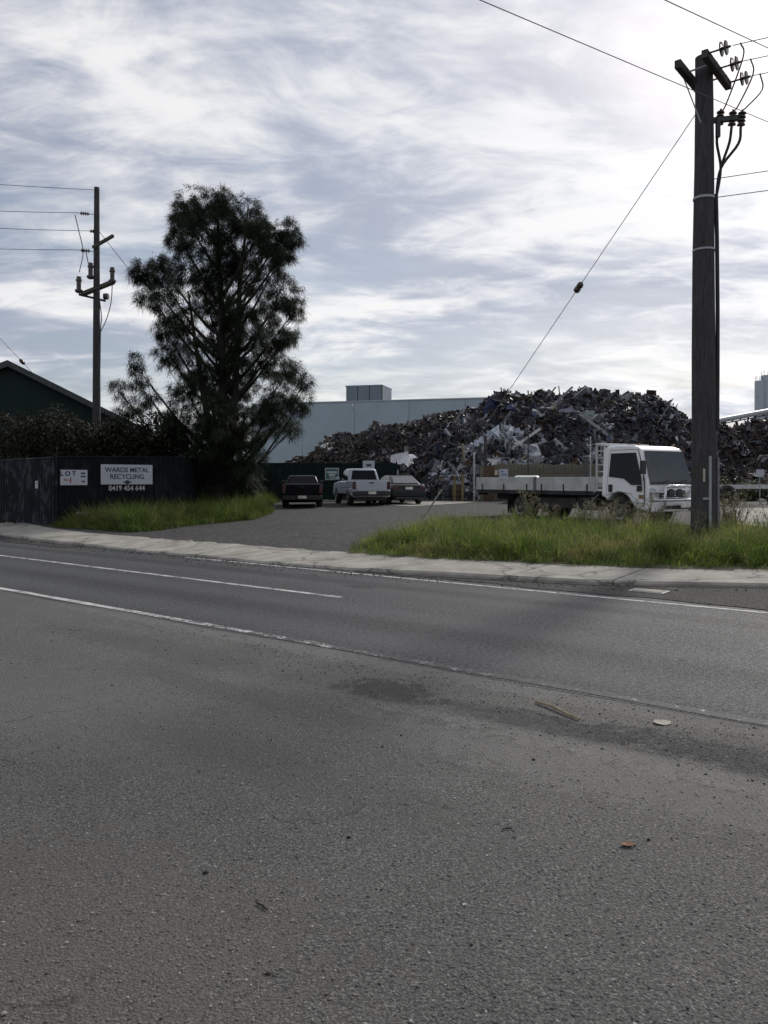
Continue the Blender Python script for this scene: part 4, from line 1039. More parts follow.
# slim pole by the shed
LX, LY = -13.0, 36.0; LZ = gz(LX, LY); KL = LY / F_PX
def lp(px, py, dy=0.0): return Vector(((px - 96.5) * KL, dy, CAM_H + (HY - py) * KL - LZ))
slim = thing('power_pole', 'slim tall timber power pole with cylindrical fuses beside the green shed', 'power pole', (LX, LY, LZ))
m = MB(); H = lp(97, 187.5).z; m.tube([(0, 0, -0.2), (0.0, 0, 3), (0.0, 0, 8), (0.01, 0, H)], [0.19, 0.185, 0.155, 0.115], 16); m.build('shaft', M_pole, slim, ang=60)
def bar(nm, a, b, w, mat, parent):
    m = MB(); a, b = Vector(a), Vector(b); m.tube([a, b], w, 4); return m.build(nm, mat, parent, smooth=False)
bar('crossarm', lp(95, 249, -0.25), lp(109, 232, 0.55), 0.085, M_arm, slim)
bar('crossarm', lp(86, 297, -0.5), lp(110, 279, 0.5), 0.12, M_arm, slim)
for (x, y, dy) in ((83, 290, -0.5), (91.3, 274, -0.1), (108.5, 275, 0.5)):
    p = lp(x, y, dy); m = MB(); m.lathe([(0, 0.10), (0.06, 0.17), (0.14, 0.17), (0.16, 0.10), (0.5, 0.10), (0.52, 0.13), (0.6, 0.13), (0.62, 0.1), (0.72, 0.1)], p - Vector((0, 0, 0.25)), (0, 0, 1), 14); m.build('fuse_cylinder', M_ins, slim)
bar('bracket', lp(83, 297, -0.5), lp(104, 300, 0.2), 0.05, M_dkst, slim)
m = MB(); m.lathe([(0, 0.14), (0.2, 0.14)], lp(103, 296, 0.1), (1, 0, 0), 12); m.build('clamp', M_dkst, slim)
for pts in ([lp(108.5, 281, .5), lp(108, 300, .4), lp(105, 318, .2), lp(100.5, 332, 0)], [lp(99.5, 300), lp(101.5, 318), lp(100.5, 332), lp(99.5, 405)], [lp(75, 215), lp(79, 232), lp(83, 252), lp(83.5, 275, -.5)], [lp(86, 252), lp(88, 262), lp(91, 268, -.1)]):
    m = MB(); m.tube(smooth(pts), 0.022, 6); m.build('cable', M_wire, slim)
SW = 'wires on the slim pole'
L0 = Vector((LX, LY, LZ))
for (y, ye, xs_, xe, wd_) in ((190, 178, 97, None, 'topmost'), (214.5, 205, 95, 75, 'second highest'), (231.5, 222, 95, 88, 'second lowest'), (251.5, 243, 95, 76, 'lowest')):
    a = L0 + lp(xs_, y)
    if xe:
        b = L0 + lp(xe, y - (xs_ - xe) * 0.09); m = MB(); insulator(m, b - L0 + (a - b) * 0.25, a - b, 4, 0.085, 0.1); m.cyl(b - L0, a - L0, 0.015, 6); m.build('strain_insulator', M_ins, slim); a = b
    e = at(-60, ye - (y - ye) * 0.6, 32.5)
    wire('power_wire', sag(a, a + (e - a) * 4, 0.5), 0.012, '%s thin wire running from the slim pole beside the shed' % wd_, SW)
wire('stay_wire', [L0 + lp(97, 229), at(135, 277, 37.5), at(182, 330, 40)], 0.014, 'thin stay running from the slim pole into the tall tree', 'stays of the slim pole')
o = thing('stay_wire', 'thin stay wire with insulator slanting down onto the green shed roof', 'stay wire')
q0, q1 = at(-60, 275, 36), at(44, 385, 39.6)
MB().tube([q0, q1], 0.014, 6).build('strand', M_gal, o)
m = MB(); u2 = (q1 - q0).normalized(); m.lathe([(0, 0.04), (0.08, 0.09), (0.25, 0.09), (0.33, 0.04)], q0.lerp(q1, 0.748), u2, 10); m.build('insulator', M_ins, o)

# ------------------------------------------------------------------ vehicles
def car_paint(name, c, rough=0.25, metal=0.3, dirt=0.25, spec=0.5):
    t = NT(name); p = t.pos()
    n = t.noise(p, 3.5, 8, 0.7, 0.3); sepz = t.n('ShaderNodeSeparateXYZ'); t.l(p, sepz.inputs[0])
    low = t.ramp(sepz.outputs[2], 0.2, 1.1, 1.0, 0.35)        # road grime thrown up by the wheels
    d = t.math('MULTIPLY', t.math('MULTIPLY', t.ramp(n, 0.35, 0.7), low), dirt)
    cc = t.mix(d, c, (0.12, 0.10, 0.08))
    return t.bsdf(cc, t.ramp(n, 0.3, 0.7, rough, rough + 0.2), metal, n, 0.02, 0.01, spec)
M_glass = simple('tinted_glass', (0.008, 0.010, 0.012), 0.04, 0, 0.05, spec=0.22, bstr=0.0)
M_tyre = simple('tyre_rubber', (0.020, 0.019, 0.018), 0.85, 0, 0.3, 12, 0.4)
M_rim = simple('wheel_steel', (0.30, 0.30, 0.31), 0.4, 0.6, 0.2, 8, 0.4)
M_plast = simple('black_plastic', (0.022, 0.022, 0.023), 0.6, 0, 0.2)
M_red = simple('tail_lamp_red', (0.06, 0.008, 0.008), 0.2, 0, 0.1)
M_amb = simple('indicator_amber', (0.20, 0.08, 0.015), 0.2, 0, 0.1)
M_lamp = simple('clear_lamp', (0.55, 0.57, 0.58), 0.1, 0.3, 0.1)
M_chrome = simple('bright_tube', (0.55, 0.56, 0.57), 0.22, 0.8, 0.1)
M_pl = simple('number_plate_white', (0.60, 0.60, 0.52), 0.5)
def wheel(parent, x, y, r, w, out):
    """out: +1 / -1, the side the rim shows on"""
    t_ = MB(); prof = [(-w / 2, r * 0.6), (-w / 2, r * 0.93), (-w * 0.36, r), (w * 0.36, r), (w / 2, r * 0.93), (w / 2, r * 0.6)]
    t_.lathe(prof, (x, y, r), (0, 1, 0), 26); wh_ = t_.build('wheel', M_tyre, parent)
    m = MB(); m.lathe([(0, r * 0.60), (0.02, r * 0.60), (0.0, r * 0.52), (-0.05, r * 0.45), (-0.03, r * 0.2), (0.02, r * 0.17), (0.02, 0.01)], (x, y + out * w / 2, r), (0, out, 0), 20); m.build('rim', M_rim, wh_)
    return wh_
def arch(xc, r, zb, n=9):   # points over a wheel, from the front edge to the rear edge, walking in -x
    h = math.sqrt(max(r * r - (zb - 0.33) ** 2, 0.01)); a0 = math.atan2(zb - 0.33, h)
    return [(xc + r * math.cos(a0 + (math.pi - 2 * a0) * i / n), 0.33 + r * math.sin(a0 + (math.pi - 2 * a0) * i / n)) for i in range(n + 1)]
def quad_between(P, i, j, u0, u1, v0, v1, off):
    """P: 4 corners (bl, br, tr, tl); a sub-rectangle pushed off along the normal"""
    bl, br, tr, tl = [Vector(p) for p in P]
    f = lambda u, v: bl.lerp(br, u).lerp(tl.lerp(tr, u), v)
    nm = (br - bl).cross(tl - bl).normalized()
    return [f(u0, v0) + nm * off, f(u1, v0) + nm * off, f(u1, v1) + nm * off, f(u0, v1) + nm * off]
def greenhouse(t, paint, bx0, bx1, bz, bw, rx0, rx1, rz_, rw, pillars=(0.5,), glass=None):
    b = [(bx0, -bw, bz), (bx1, -bw, bz), (bx1, bw, bz), (bx0, bw, bz)]; r = [(rx0, -rw, rz_), (rx1, -rw, rz_), (rx1, rw, rz_), (rx0, rw, rz_)]
    m = MB(); m.add(b + r, [(3, 2, 1, 0), (4, 5, 6, 7), (0, 1, 5, 4), (1, 2, 6, 5), (2, 3, 7, 6), (3, 0, 4, 7)]); m.build('cabin', paint, t, bevel=0.11)
    faces = {'rear_window': [b[3], b[0], r[0], r[3]], 'windscreen': [b[1], b[2], r[2], r[1]]}
    for nm, P in faces.items():
        m = MB(); m.plate(quad_between(P, 0, 0, 0.09, 0.91, 0.12, 0.84, 0.006), 0.01); m.build(nm, glass or M_glass, t, smooth=False)
    for P in ([b[0], b[1], r[1], r[0]], [b[2], b[3], r[3], r[2]]):
        cuts = [0.06] + list(pillars) + [0.94]
        for u0, u1 in zip(cuts[:-1], cuts[1:]):
            m = MB(); m.plate(quad_between(P, 0, 0, u0 + 0.012, u1 - 0.012, 0.10, 0.86, 0.006), 0.01); m.build('side_window', M_glass, t, smooth=False)
def number_plate(t, x, z, txt=None):
    m = MB(); m.box((x, 0, z), (0.012, 0.37, 0.13)); return m.build('number_plate', M_pl, t)
def mirrors(t, x, z, w, paint):
    for sy in (-1, 1):
        m = MB(); m.box((x, sy * (w + 0.10), z), (0.10, 0.20, 0.15)); m.build('mirror', paint, t, bevel=0.03)
def under(t, x0, x1, w):
    MB().box2((x0, -w, 0.24), (x1, w, 0.60)).build('underbody', M_plast, t)
def sedan(label, loc, heading, paint, group=None):
    t = thing('parked_car', label, 'car', loc, math.atan2(heading[1], heading[0]), group)
    zb = 0.24
    prof = [(0.10, zb)] ; front = [(4.5, zb), (4.58, 0.42), (4.55, 0.66), (4.25, 0.80), (3.25, 0.96), (0.62, 1.01), (0.10, 0.97), (0.0, 0.72), (0.0, 0.45)]
    under_pts = [(0.10, zb)] + arch(0.95, 0.37, zb)[::-1] + arch(3.72, 0.37, zb)[::-1]
    poly = under_pts + front
    m = MB(); m.prism(poly, 0, 0, lambda z: 0.885 - max(0, z - 0.72) * 0.20 - max(0, 0.45 - z) * 0.15); m.build('body', paint, t, bevel=0.10)
    under(t, 0.25, 4.3, 0.70)
    greenhouse(t, paint, 0.42, 3.30, 0.985, 0.79, 1.35, 2.45, 1.43, 0.60, (0.30, 0.62), simple('sky_lit_glass', (0.10, 0.11, 0.11), 0.06, 0, 0.05, spec=0.9, bstr=0))  # pale base colour stands in for bright sky reflected in the glass
    for x in (0.95, 3.72):
        for sy in (-1, 1): wheel(t, x, sy * 0.77, 0.32, 0.20, sy)
    for sy in (-1, 1):
        m = MB(); m.box((0.035, sy * 0.70, 0.80), (0.10, 0.30, 0.15)); m.build('tail_light', M_red, t, bevel=0.02)
        m = MB(); m.box((4.50, sy * 0.65, 0.66), (0.12, 0.36, 0.14)); m.build('headlight', M_lamp, t, bevel=0.03)
    m = MB(); m.box((0.02, 0, 0.50), (0.12, 1.72, 0.22)); m.build('rear_bumper', paint, t, bevel=0.04)
    m = MB(); m.box((0.0, 0, 0.33), (0.1, 1.4, 0.1)); m.build('valance', M_plast, t)
    number_plate(t, -0.012, 0.80); mirrors(t, 2.95, 1.02, 0.80, paint)
    return t
def ute(label, loc, heading, paint, Hr, tub, zd, cover=False, roof_rx=(1.95, 3.05), r=0.36):
    """pickup with its tailgate at x = 0; zd raises the body"""
    t = thing('parked_ute', label, 'ute', loc, math.atan2(heading[1], heading[0]))
    zb = 0.32 + zd; zt_ = 0.72 + zd; zw = tub
    ar = 0.43
    def arch2(xc): return [(xc + ar * math.cos(a), r + ar * math.sin(a)) for a in [math.pi - math.pi * i / 10 for i in range(11)] if r + ar * math.sin(a) > zb]
    low = [(0.05, zb)] + arch2(1.15) + arch2(4.25) + [(5.05, zb), (5.15, zb + 0.25), (5.12, zt_ + 0.12), (4.9, zt_ + 0.27), (3.85, zw - 0.02), (1.62, zw), (1.60, zt_ + 0.06), (0.0, zt_ + 0.06), (0.0, zb + 0.15)]
    m = MB(); m.prism(low, 0, 0, lambda z: 0.915 - max(0, z - 0.8 - zd) * 0.10); m.build('body', paint, t, bevel=0.07)
    under(t, 0.3, 4.8, 0.70)
    for sy in (-1, 1):
        m = MB(); m.box2((0.03, sy * 0.90 - 0.03, zt_ + 0.04), (1.60, sy * 0.90 + 0.02, zw)); m.build('tray_side', paint, t, bevel=0.02)
    tg = MB().box2((-0.035, -0.72, zt_ - 0.10), (0.03, 0.72, zw)).build('tailgate', paint, t, bevel=0.02)
    MB().box((-0.045, 0, zw - 0.09), (0.02, 0.22, 0.05)).build('handle', M_plast, tg)
    if cover: MB().box2((0.04, -0.86, zw - 0.03), (1.58, 0.86, zw + 0.025)).build('tonneau_cover', M_plast, t, bevel=0.02)
    greenhouse(t, paint, 1.62, 4.0, zw - 0.02, 0.80, roof_rx[0], roof_rx[1], Hr, 0.63, (0.30, 0.62) if not cover else (0.45,))
    for x in (1.15, 4.25):
        for sy in (-1, 1): wheel(t, x, sy * 0.79, r, 0.24, sy)
    for sy in (-1, 1):
        m = MB(); m.box((-0.005, sy * 0.82, (zt_ + zw) / 2 - 0.02), (0.07, 0.16, (zw - zt_) * 0.95)); m.build('tail_light', M_red, t, bevel=0.02)
        m = MB(); m.box((5.05, sy * 0.72, zt_ + 0.08), (0.16, 0.30, 0.2)); m.build('headlight', M_lamp, t, bevel=0.03)
    m = MB(); m.box((-0.06, 0, zt_ - 0.20), (0.20, 1.78, 0.20)); m.build('rear_bumper', M_plast, t, bevel=0.03)
    number_plate(t, -0.17, zt_ - 0.17); mirrors(t, 3.7, zw + 0.10, 0.84, paint if not cover else M_plast)
    return t
CZ = lambda x, y: gz(x, y) + 0.0
P_blk = car_paint('black_car_paint', (0.007, 0.007, 0.008), 0.16, 0.0, 0.0, 0.07)
P_sil = car_paint('silver_car_paint', (0.42, 0.45, 0.50), 0.30, 0.2, 0.15)
P_grey = car_paint('dark_grey_car_paint', (0.014, 0.015, 0.017), 0.18, 0.0, 0.04, 0.25)
P_wht = car_paint('white_car_paint', (0.75, 0.75, 0.75), 0.3, 0, 0.08)
def nrm2(x, y): k = math.hypot(x, y); return (x / k, y / k)
ute('black two door ute with a flat tray cover parked by the tree', (-3.65, 35.6, CZ(-3.65, 35.6)), nrm2(-.10, .99), P_blk, 1.47, 1.05, -0.06, True, (2.0, 2.95), 0.33)
ute('silver dual cab ute with its tailgate shut parked between two dark cars', (-0.58, 37.0, CZ(-.58, 37)), nrm2(-.235, .97), P_sil, 1.76, 1.16, 0.06, False, (1.85, 3.2), 0.37)
sedan('dark grey sedan parked beside the silver ute at the gate', (1.22, 38.6, CZ(1.2, 38.6)), nrm2(-.27, .96), P_grey)
sedan('white car with only its roof showing above the truck tray', (7.1, 40.2, CZ(7, 40.5)), nrm2(.25, .97), P_wht)

# ------------------------------------------------------------------ the truck (x forward from the cab front, y to its left)
P_trk = car_paint('truck_white_paint', (0.80, 0.81, 0.82), 0.3, 0, 0.14)
M_alu = simple('tray_aluminium', (0.50, 0.51, 0.50), 0.5, 0.05, 0.14, 3, 0.25)
M_chas = simple('chassis_black', (0.018, 0.018, 0.019), 0.7, 0, 0.3, 5, 0.4)
TX, TY = 8.2, 22.7
TRK = thing('flatbed_truck', 'white cab flatbed truck with aluminium drop sides parked behind the grass', 'truck', (TX, TY, gz(TX, TY) - 0.02), math.atan2(-0.848, 0.53))
TX0 = 0  # local origin: cab front, centred across
def tw_(z): return 1.0 - max(0, z - 1.2) * 0.10 - max(0, 0.7 - z) * 0.08
Wr = 0.40
arc = [(-1.05 - 0.52 * math.cos(a), Wr + 0.02 + 0.52 * math.sin(a)) for a in [math.pi * i / 12 for i in range(13)]]
arc = [(x, z) for x, z in arc if z > 0.62]
cabp = [(-1.72, 0.80)] + [(-1.60, 0.80)] + arc + [(-0.42, 0.45), (-0.03, 0.42), (0.02, 0.60), (0.03, 1.0), (-0.02, 1.22), (-0.30, 2.12), (-0.40, 2.22), (-0.62, 2.29), (-1.1, 2.32), (-1.58, 2.30), (-1.72, 2.20)]
m = MB(); m.prism(cabp, 0, 0, tw_); cab = m.build('cab', P_trk, TRK, bevel=0.085)
m = MB(); yy = lambda z: tw_(z) - 0.06
m.plate([(0.008, -0.90, 1.25), (0.008, 0.90, 1.25), (-0.268, 0.83, 2.13), (-0.268, -0.83, 2.13)], 0.012)
ws = m.build('windscreen', simple('windscreen_glass', (0.02, 0.032, 0.038), 0.05, 0, 0.1, spec=0.5, bstr=0), TRK, smooth=False)
for y0, y1 in ((-0.62, -0.05), (0.12, 0.70)):
    MB().tube([(0.045, y0, 1.20), (0.03, (y0 + y1) / 2, 1.27), (0.005, y1, 1.30)], 0.012, 6).build('wiper', M_plast, ws)
MB().plate([(0.035, -0.92, 1.18), (0.035, 0.92, 1.18), (0.012, 0.92, 1.25), (0.012, -0.92, 1.25)], 0.01).build('scuttle_seal', M_plast, ws, smooth=False)
for sy in (-1, 1):
    def S(pts, off): return [(x, sy * (tw_(z) + off), z) for x, z in pts]
    dpts = [(-1.50, 0.86), (-1.44, 2.16), (-0.42, 2.16), (-0.22, 1.60), (-0.14, 1.20), (-0.14, 0.66), (-0.48, 0.66), (-0.58, 0.92), (-1.05, 0.98), (-1.46, 0.90)]
    MB().plate(S([(x + (0.018 if x > -0.8 else -0.018), z + (0.016 if z > 1.1 else -0.016)) for x, z in dpts[:9]], 0.002), 0.008).build('door_seam', M_plast, TRK, smooth=False)
    m = MB(); m.plate(S(dpts, 0.006)[:9], 0.014); dr = m.build('door', P_trk, TRK, smooth=False)
    wpts = [(-1.42, 1.40), (-1.39, 2.08), (-0.48, 2.08), (-0.25, 1.42), (-0.20, 1.16), (-0.58, 1.16), (-0.86, 1.34)]
    m = MB(); m.plate(S(wpts, 0.018), 0.012); m.build('window', M_glass, dr, smooth=False)
    MB().box((-1.34, sy * (tw_(1.05) + 0.022), 1.06), (0.13, 0.03, 0.22)).build('handle', M_plast, dr)
    MB().plate(S([(-0.20, 0.98), (-0.20, 1.14), (-0.36, 1.14), (-0.38, 0.98)], 0.02), 0.02).build('vent', M_plast, TRK, smooth=False)
    MB().plate(S([(-0.14, 0.88), (-0.14, 0.78), (-0.30, 0.78), (-0.30, 0.88)], 0.02), 0.02).build('indicator', M_amb, TRK, smooth=False)
    # door mirror on its arm
    m = MB(); m.tube([(-0.22, sy * 0.93, 1.78), (-0.06, sy * 1.10, 1.86), (-0.04, sy * 1.13, 1.40), (-0.18, sy * 0.98, 1.28)], 0.014, 6); arm_ = m.build('mirror_arm', M_plast, TRK)
    MB().box((-0.06, sy * 1.13, 1.66), (0.07, 0.20, 0.38)).build('mirror', M_plast, arm_, bevel=0.02)
    # stacked headlamp
    hp = [(0.036, sy * 0.90, 0.70), (0.036, sy * 0.60, 0.70), (0.040, sy * 0.58, 0.92), (0.030, sy * 0.86, 1.10), (0.022, sy * 0.95, 1.06)]
    MB().plate(hp, 0.03).build('headlight', M_lamp, TRK, smooth=False)
    MB().plate([(0.02, sy * 0.955, 0.70), (0.02, sy * 0.91, 0.70), (0.01, sy * 0.955, 1.05)], 0.03).build('indicator', M_amb, TRK, smooth=False)
MB().box2((0.0, -0.56, 0.74), (0.05, 0.56, 1.0)).build('grille', M_plast, TRK, bevel=0.02)
for z in (0.80, 0.87, 0.94): MB().box((0.055, 0, z), (0.02, 1.08, 0.025)).build('grille_bar', M_chrome, TRK)
bp = MB().box2((-0.12, -1.0, 0.40), (0.13, 1.0, 0.68)).build('bumper', P_trk, TRK, bevel=0.05)
MB().box2((0.125, -0.6, 0.47), (0.14, 0.6, 0.58)).build('bumper_intake', M_plast, bp)
# bull bar
bb = MB()
for y in (-0.62, 0.62): bb.tube([(0.14, y, 0.42), (0.26, y, 0.60), (0.28, y, 1.0), (0.24, y * 0.93, 1.10)], 0.042, 10)
bb.tube([(0.24, -0.58, 1.10), (0.27, -0.4, 1.13), (0.27, 0.4, 1.13), (0.24, 0.58, 1.10)], 0.042, 10)
bb.tube([(0.05, -1.0, 0.74), (0.22, -0.85, 0.74), (0.29, -0.6, 0.74), (0.30, 0.6, 0.74), (0.22, 0.85, 0.74), (0.05, 1.0, 0.74)], 0.038, 10)
bb.tube([(0.06, -0.98, 0.95), (0.20, -0.85, 0.96), (0.28, -0.62, 0.96)], 0.03, 8); bb.tube([(0.06, 0.98, 0.95), (0.20, 0.85, 0.96), (0.28, 0.62, 0.96)], 0.03, 8)
bbo = bb.build('bull_bar', M_chrome, TRK, ang=60)
for y in (-0.36, 0.0): 
    MB().lathe([(0, 0.05), (0.06, 0.12), (0.11, 0.125), (0.115, 0.01)], (0.18, y, 0.93), (1, 0, 0), 18).build('spot_lamp', M_plast, bbo)
MB().box((0.31, 0.2, 0.58), (0.012, 0.37, 0.12)).build('number_plate', M_pl, TRK)
for y in (-0.75, 0.75): MB().box((-0.52, y, 2.315), (0.06, 0.1, 0.04)).build('marker_lamp', M_amb, TRK, bevel=0.01)
MB().tube([(-0.9, -0.72, 2.3), (-0.9, -0.74, 2.75)], 0.008, 5).build('aerial', M_plast, TRK)
# chassis
for y in (-0.40, 0.40): MB().box2((-7.1, y - 0.05, 0.62), (-0.25, y + 0.05, 0.86)).build('chassis_rail', M_chas, TRK)
m = MB(); m.box2((-1.7, -0.72, 0.42), (-0.4, 0.72, 0.82)); m.build('engine_sump', M_chas, TRK)
for y in (-1, 1):
    m = MB(); m.box2((-2.7, y * 0.50, 0.38), (-2.0, y * 0.98, 0.80)); m.build('fuel_tank' if y > 0 else 'tool_box', M_chas, TRK, bevel=0.03)
    MB().box2((-4.5, y * 0.96 - 0.02, 0.42), (-2.75, y * 0.96 + 0.02, 0.74)).build('side_guard', M_chas, TRK)
    MB().tube([(-1.85, y * 0.98, 0.86), (-2.35, y * 0.98, 0.45)], 0.025, 6).build('brace', M_gal, TRK)
for x, ys in ((-1.05, (-0.83, 0.83)), (-5.25, (-0.90, -0.62, 0.62, 0.90))):
    for y in ys: wheel(TRK, x, y, Wr, 0.22, 1 if y > 0 else -1)
    MB().cyl((x, -0.8, Wr), (x, 0.8, Wr), 0.07, 10).build('axle', M_chas, TRK)
for sy in (-1, 1):
    a_ = [( -5.25 + 0.50 * math.cos(g), 0.42 + 0.46 * math.sin(g)) for g in [math.pi * (0.06 + 0.88 * i / 10) for i in range(11)]]
    m = MB(); vs = [(x, sy * 0.50, z) for x, z in a_] + [(x, sy * 1.04, z) for x, z in a_]; m.add(vs, [(i, i + 1, 12 + i, 11 + i) for i in range(10)]); m.build('mudguard', M_chas, TRK)
    MB().box((-5.85, sy * 0.80, 0.42), (0.02, 0.5, 0.5)).build('mud_flap', M_plast, TRK)
# tray: deck of boards, drop sides, stakes
x0, x1, TWd, dz = -7.40, -1.85, 1.12, 1.0
MB().box2((x0, -TWd + 0.05, dz - 0.13), (x1, TWd - 0.05, dz - 0.04)).build('tray_frame', M_chas, TRK)
nb = 9
for i in range(nb):
    y = -TWd + 0.08 + (2 * TWd - 0.16) * (i + 0.5) / nb; MB().box((0.5 * (x0 + x1), y, dz - 0.018), (x1 - x0 - 0.04, (2 * TWd - 0.16) / nb - 0.012, 0.035)).build('deck_board', M_alu, TRK)
for sy in (-1, 1):
    MB().box((0.5 * (x0 + x1), sy * (TWd - 0.02), dz - 0.10), (x1 - x0, 0.06, 0.11)).build('coaming_rail', M_chas, TRK)
    xm = -4.42
    for (xa, xb) in ((x0 + 0.03, xm - 0.08), (xm + 0.08, x1 - 0.04)):
        sd = MB().box2((xa, sy * TWd - 0.022, dz - 0.03), (xb, sy * TWd + 0.018, dz + 0.39)).build('drop_side', M_alu, TRK, bevel=0.008)
        for z in (0.10, 0.23, 0.35): MB().box((0.5 * (xa + xb), sy * (TWd + 0.022), dz + z - 0.01), (xb - xa - 0.06, 0.010, 0.018)).build('rib', M_alu, sd)
        for k in range(3): MB().box((xa + (xb - xa) * (0.10 + 0.40 * k), sy * (TWd + 0.032), dz + 0.02), (0.045, 0.025, 0.30)).build('hinge', M_chas, sd)
    for xp in (x0 + 0.0, xm, x1): MB().box((xp, sy * TWd, dz + 0.17), (0.10 if xp == xm else 0.05, 0.065, 0.46)).build('tray_post', simple('post_grey', (0.13, 0.13, 0.135), 0.6) if xp == xm else M_alu, TRK)
MB().box2((x0 - 0.02, -TWd + 0.04, dz - 0.03), (x0 + 0.02, TWd - 0.04, dz + 0.39)).build('tail_board', M_alu, TRK, bevel=0.008)
for sy in (-1, 1):
    MB().box((x0 - 0.01, sy * 0.85, dz - 0.16), (0.06, 0.36, 0.12)).build('tail_light', M_red, TRK)
# headboard rack behind the cab
hb = MB()
for y in (-TWd + 0.03, -TWd + 0.36, TWd - 0.36, TWd - 0.03): hb.box((-1.80, y, 1.66), (0.05, 0.05, 1.36))
for k in range(6): hb.box((-1.80, 0, 1.14 + k * 0.205), (0.03, 2 * TWd - 0.1, 0.035))
hbo = hb.build('headboard_rack', M_alu, TRK)
MB().box((-1.78, 0, 2.36), (0.10, 2 * TWd + 0.04, 0.07)).build('top_bar', M_alu, hbo, bevel=0.01)
MB().box((-3.0, 0.45, dz + 0.12), (1.6, 0.9, 0.22)).build('deck_load', simple('grey_load_cover', (0.20, 0.19, 0.18), 0.9, 0, 0.3), TRK, bevel=0.05)

# ------------------------------------------------------------------ signs
M_white = simple('sign_white', (0.42, 0.44, 0.48), 0.55, 0, 0.08, 2.5, 0.3, (0.25, 0.25, 0.24))
M_ink = simple('sign_navy_ink', (0.02, 0.025, 0.05), 0.6)
M_redink = simple('sign_red_ink', (0.28, 0.03, 0.025), 0.6)
M_pale = simple('pale_lettering', (0.40, 0.38, 0.39), 0.6)
M_green = simple('sign_green', (0.03, 0.12, 0.09), 0.5)
M_blue = simple('sign_blue', (0.04, 0.12, 0.35), 0.5)
M_yel = simple('sign_yellow', (0.55, 0.32, 0.03), 0.6)
def text(body, size, mat, parent, loc, name='lettering', sx=1.0, bold=0.0):
    cu = bpy.data.curves.new('t', 'FONT'); cu.body = body; cu.size = size; cu.align_x = 'CENTER'; cu.align_y = 'CENTER'; cu.extrude = 0.002; cu.offset = bold
    o = bpy.data.objects.new('t', cu); col.objects.link(o)
    bpy.context.view_layer.update()
    me = bpy.data.meshes.new_from_object(o.evaluated_get(bpy.context.evaluated_depsgraph_get()))
    bpy.data.objects.remove(o); bpy.data.curves.remove(cu)
    me.name = name; me.materials.clear(); me.materials.append(mat)
    q = link_mesh(name, me, parent, loc, (R(90), 0, 0)); q.scale = (sx, 1, 1)
    return q
def sign(name, label, pos, ang, w, h, mat, cat='sign'):
    """local x along the board, -y towards the reader, z up from the board centre"""
    t = thing(name, label, cat, pos, ang)
    MB().box((0, 0, 0), (w, 0.02, h)).build('board', mat, t)
    return t
fd = Vector((FA[0] - FC[0], FA[1] - FC[1], 0)).normalized(); fa = math.atan2(fd.y, fd.x); fn = Vector((fd.y, -fd.x, 0))
def on_fence(px, py, out=0.06):
    """a point on the sign fence at a picture position"""
    k = (px - CX) / F_PX; t_ = (k * FC[1] - FC[0]) / (fd.x - k * fd.y)
    P = Vector((FC[0], FC[1], 0)) + fd * t_; P.z = CAM_H + (HY - py) / F_PX * P.y
    return P + fn * out
pa, pb = on_fence(100, 474.5), on_fence(151.5, 474.5); W1 = (pb - pa).length; H1 = 19.7 / F_PX * pa.lerp(pb, .5).y
s1 = sign('company_sign', 'white board reading WARDS METAL RECYCLING on the dark blue fence', pa.lerp(pb, 0.5), fa, W1, H1, M_white)
text('WARDS METAL', H1 * 0.34, M_ink, s1, (0, -0.014, H1 * 0.22), sx=W1 * 0.88 / (H1 * 0.34 * 7.05), bold=0.004)
text('RECYCLING', H1 * 0.34, M_ink, s1, (0, -0.014, -H1 * 0.12), sx=W1 * 0.66 / (H1 * 0.34 * 5.3), bold=0.004)
em = MB(); em.lathe([(0, 0.07), (0.003, 0.07)], (0, -0.012, -H1 * 0.39), (0, -1, 0), 20); em.box((0.09, -0.013, -H1 * 0.39), (0.1, 0.004, 0.05)); em.box((-0.09, -0.013, -H1 * 0.39), (0.1, 0.004, 0.05)); em.build('emblem', M_ink, s1)
s2 = thing('phone_number', 'pale painted numerals 0419 454 644 below the white company board', 'lettering', on_fence(126.5, 488.3, 0.035), fa)
text('0419 454 644', H1 * 0.36, M_pale, s2, (0, -0.006, 0), 'numerals', sx=W1 * 0.80 / (H1 * 0.36 * 6.3), bold=0.006)
pa, pb = on_fence(59.5, 477.5), on_fence(86.5, 477.5); W2 = (pb - pa).length; H2 = 15.3 / F_PX * pa.lerp(pb, .5).y
s3 = sign('lot_sign', 'small white LOT 1 board on the dark blue fence', pa.lerp(pb, .5), fa, W2, H2, M_white)
text('L O T', H2 * 0.42, M_ink, s3, (-W2 * 0.22, -0.014, H2 * 0.24), bold=0.006)
text('No', H2 * 0.26, M_redink, s3, (-W2 * 0.28, -0.014, -H2 * 0.16)); text('1', H2 * 0.5, M_redink, s3, (-W2 * 0.13, -0.014, -H2 * 0.2), bold=0.006)
m = MB()
for z, w in ((0.28, 0.16), (0.07, 0.18), (-0.26, 0.13)): m.box((W2 * 0.34, -0.013, H2 * z), (W2 * w, 0.006, H2 * 0.1))
m.build('small_print', M_ink, s3)
gp = Vector((FC[0], FC[1], 0)) + dv * 0.95; MB_n = Vector((-NX, -NY, 0))
s4 = sign('notice', 'small pale notice fixed near the end of the blue gate', Vector((gp.x, gp.y, 1.45)) + MB_n * 0.07, math.atan2(-DY, -DX), 0.16, 0.24, M_white)
MB().box((0, -0.012, 0.03), (0.10, 0.004, 0.02)).build('print', M_ink, s4)
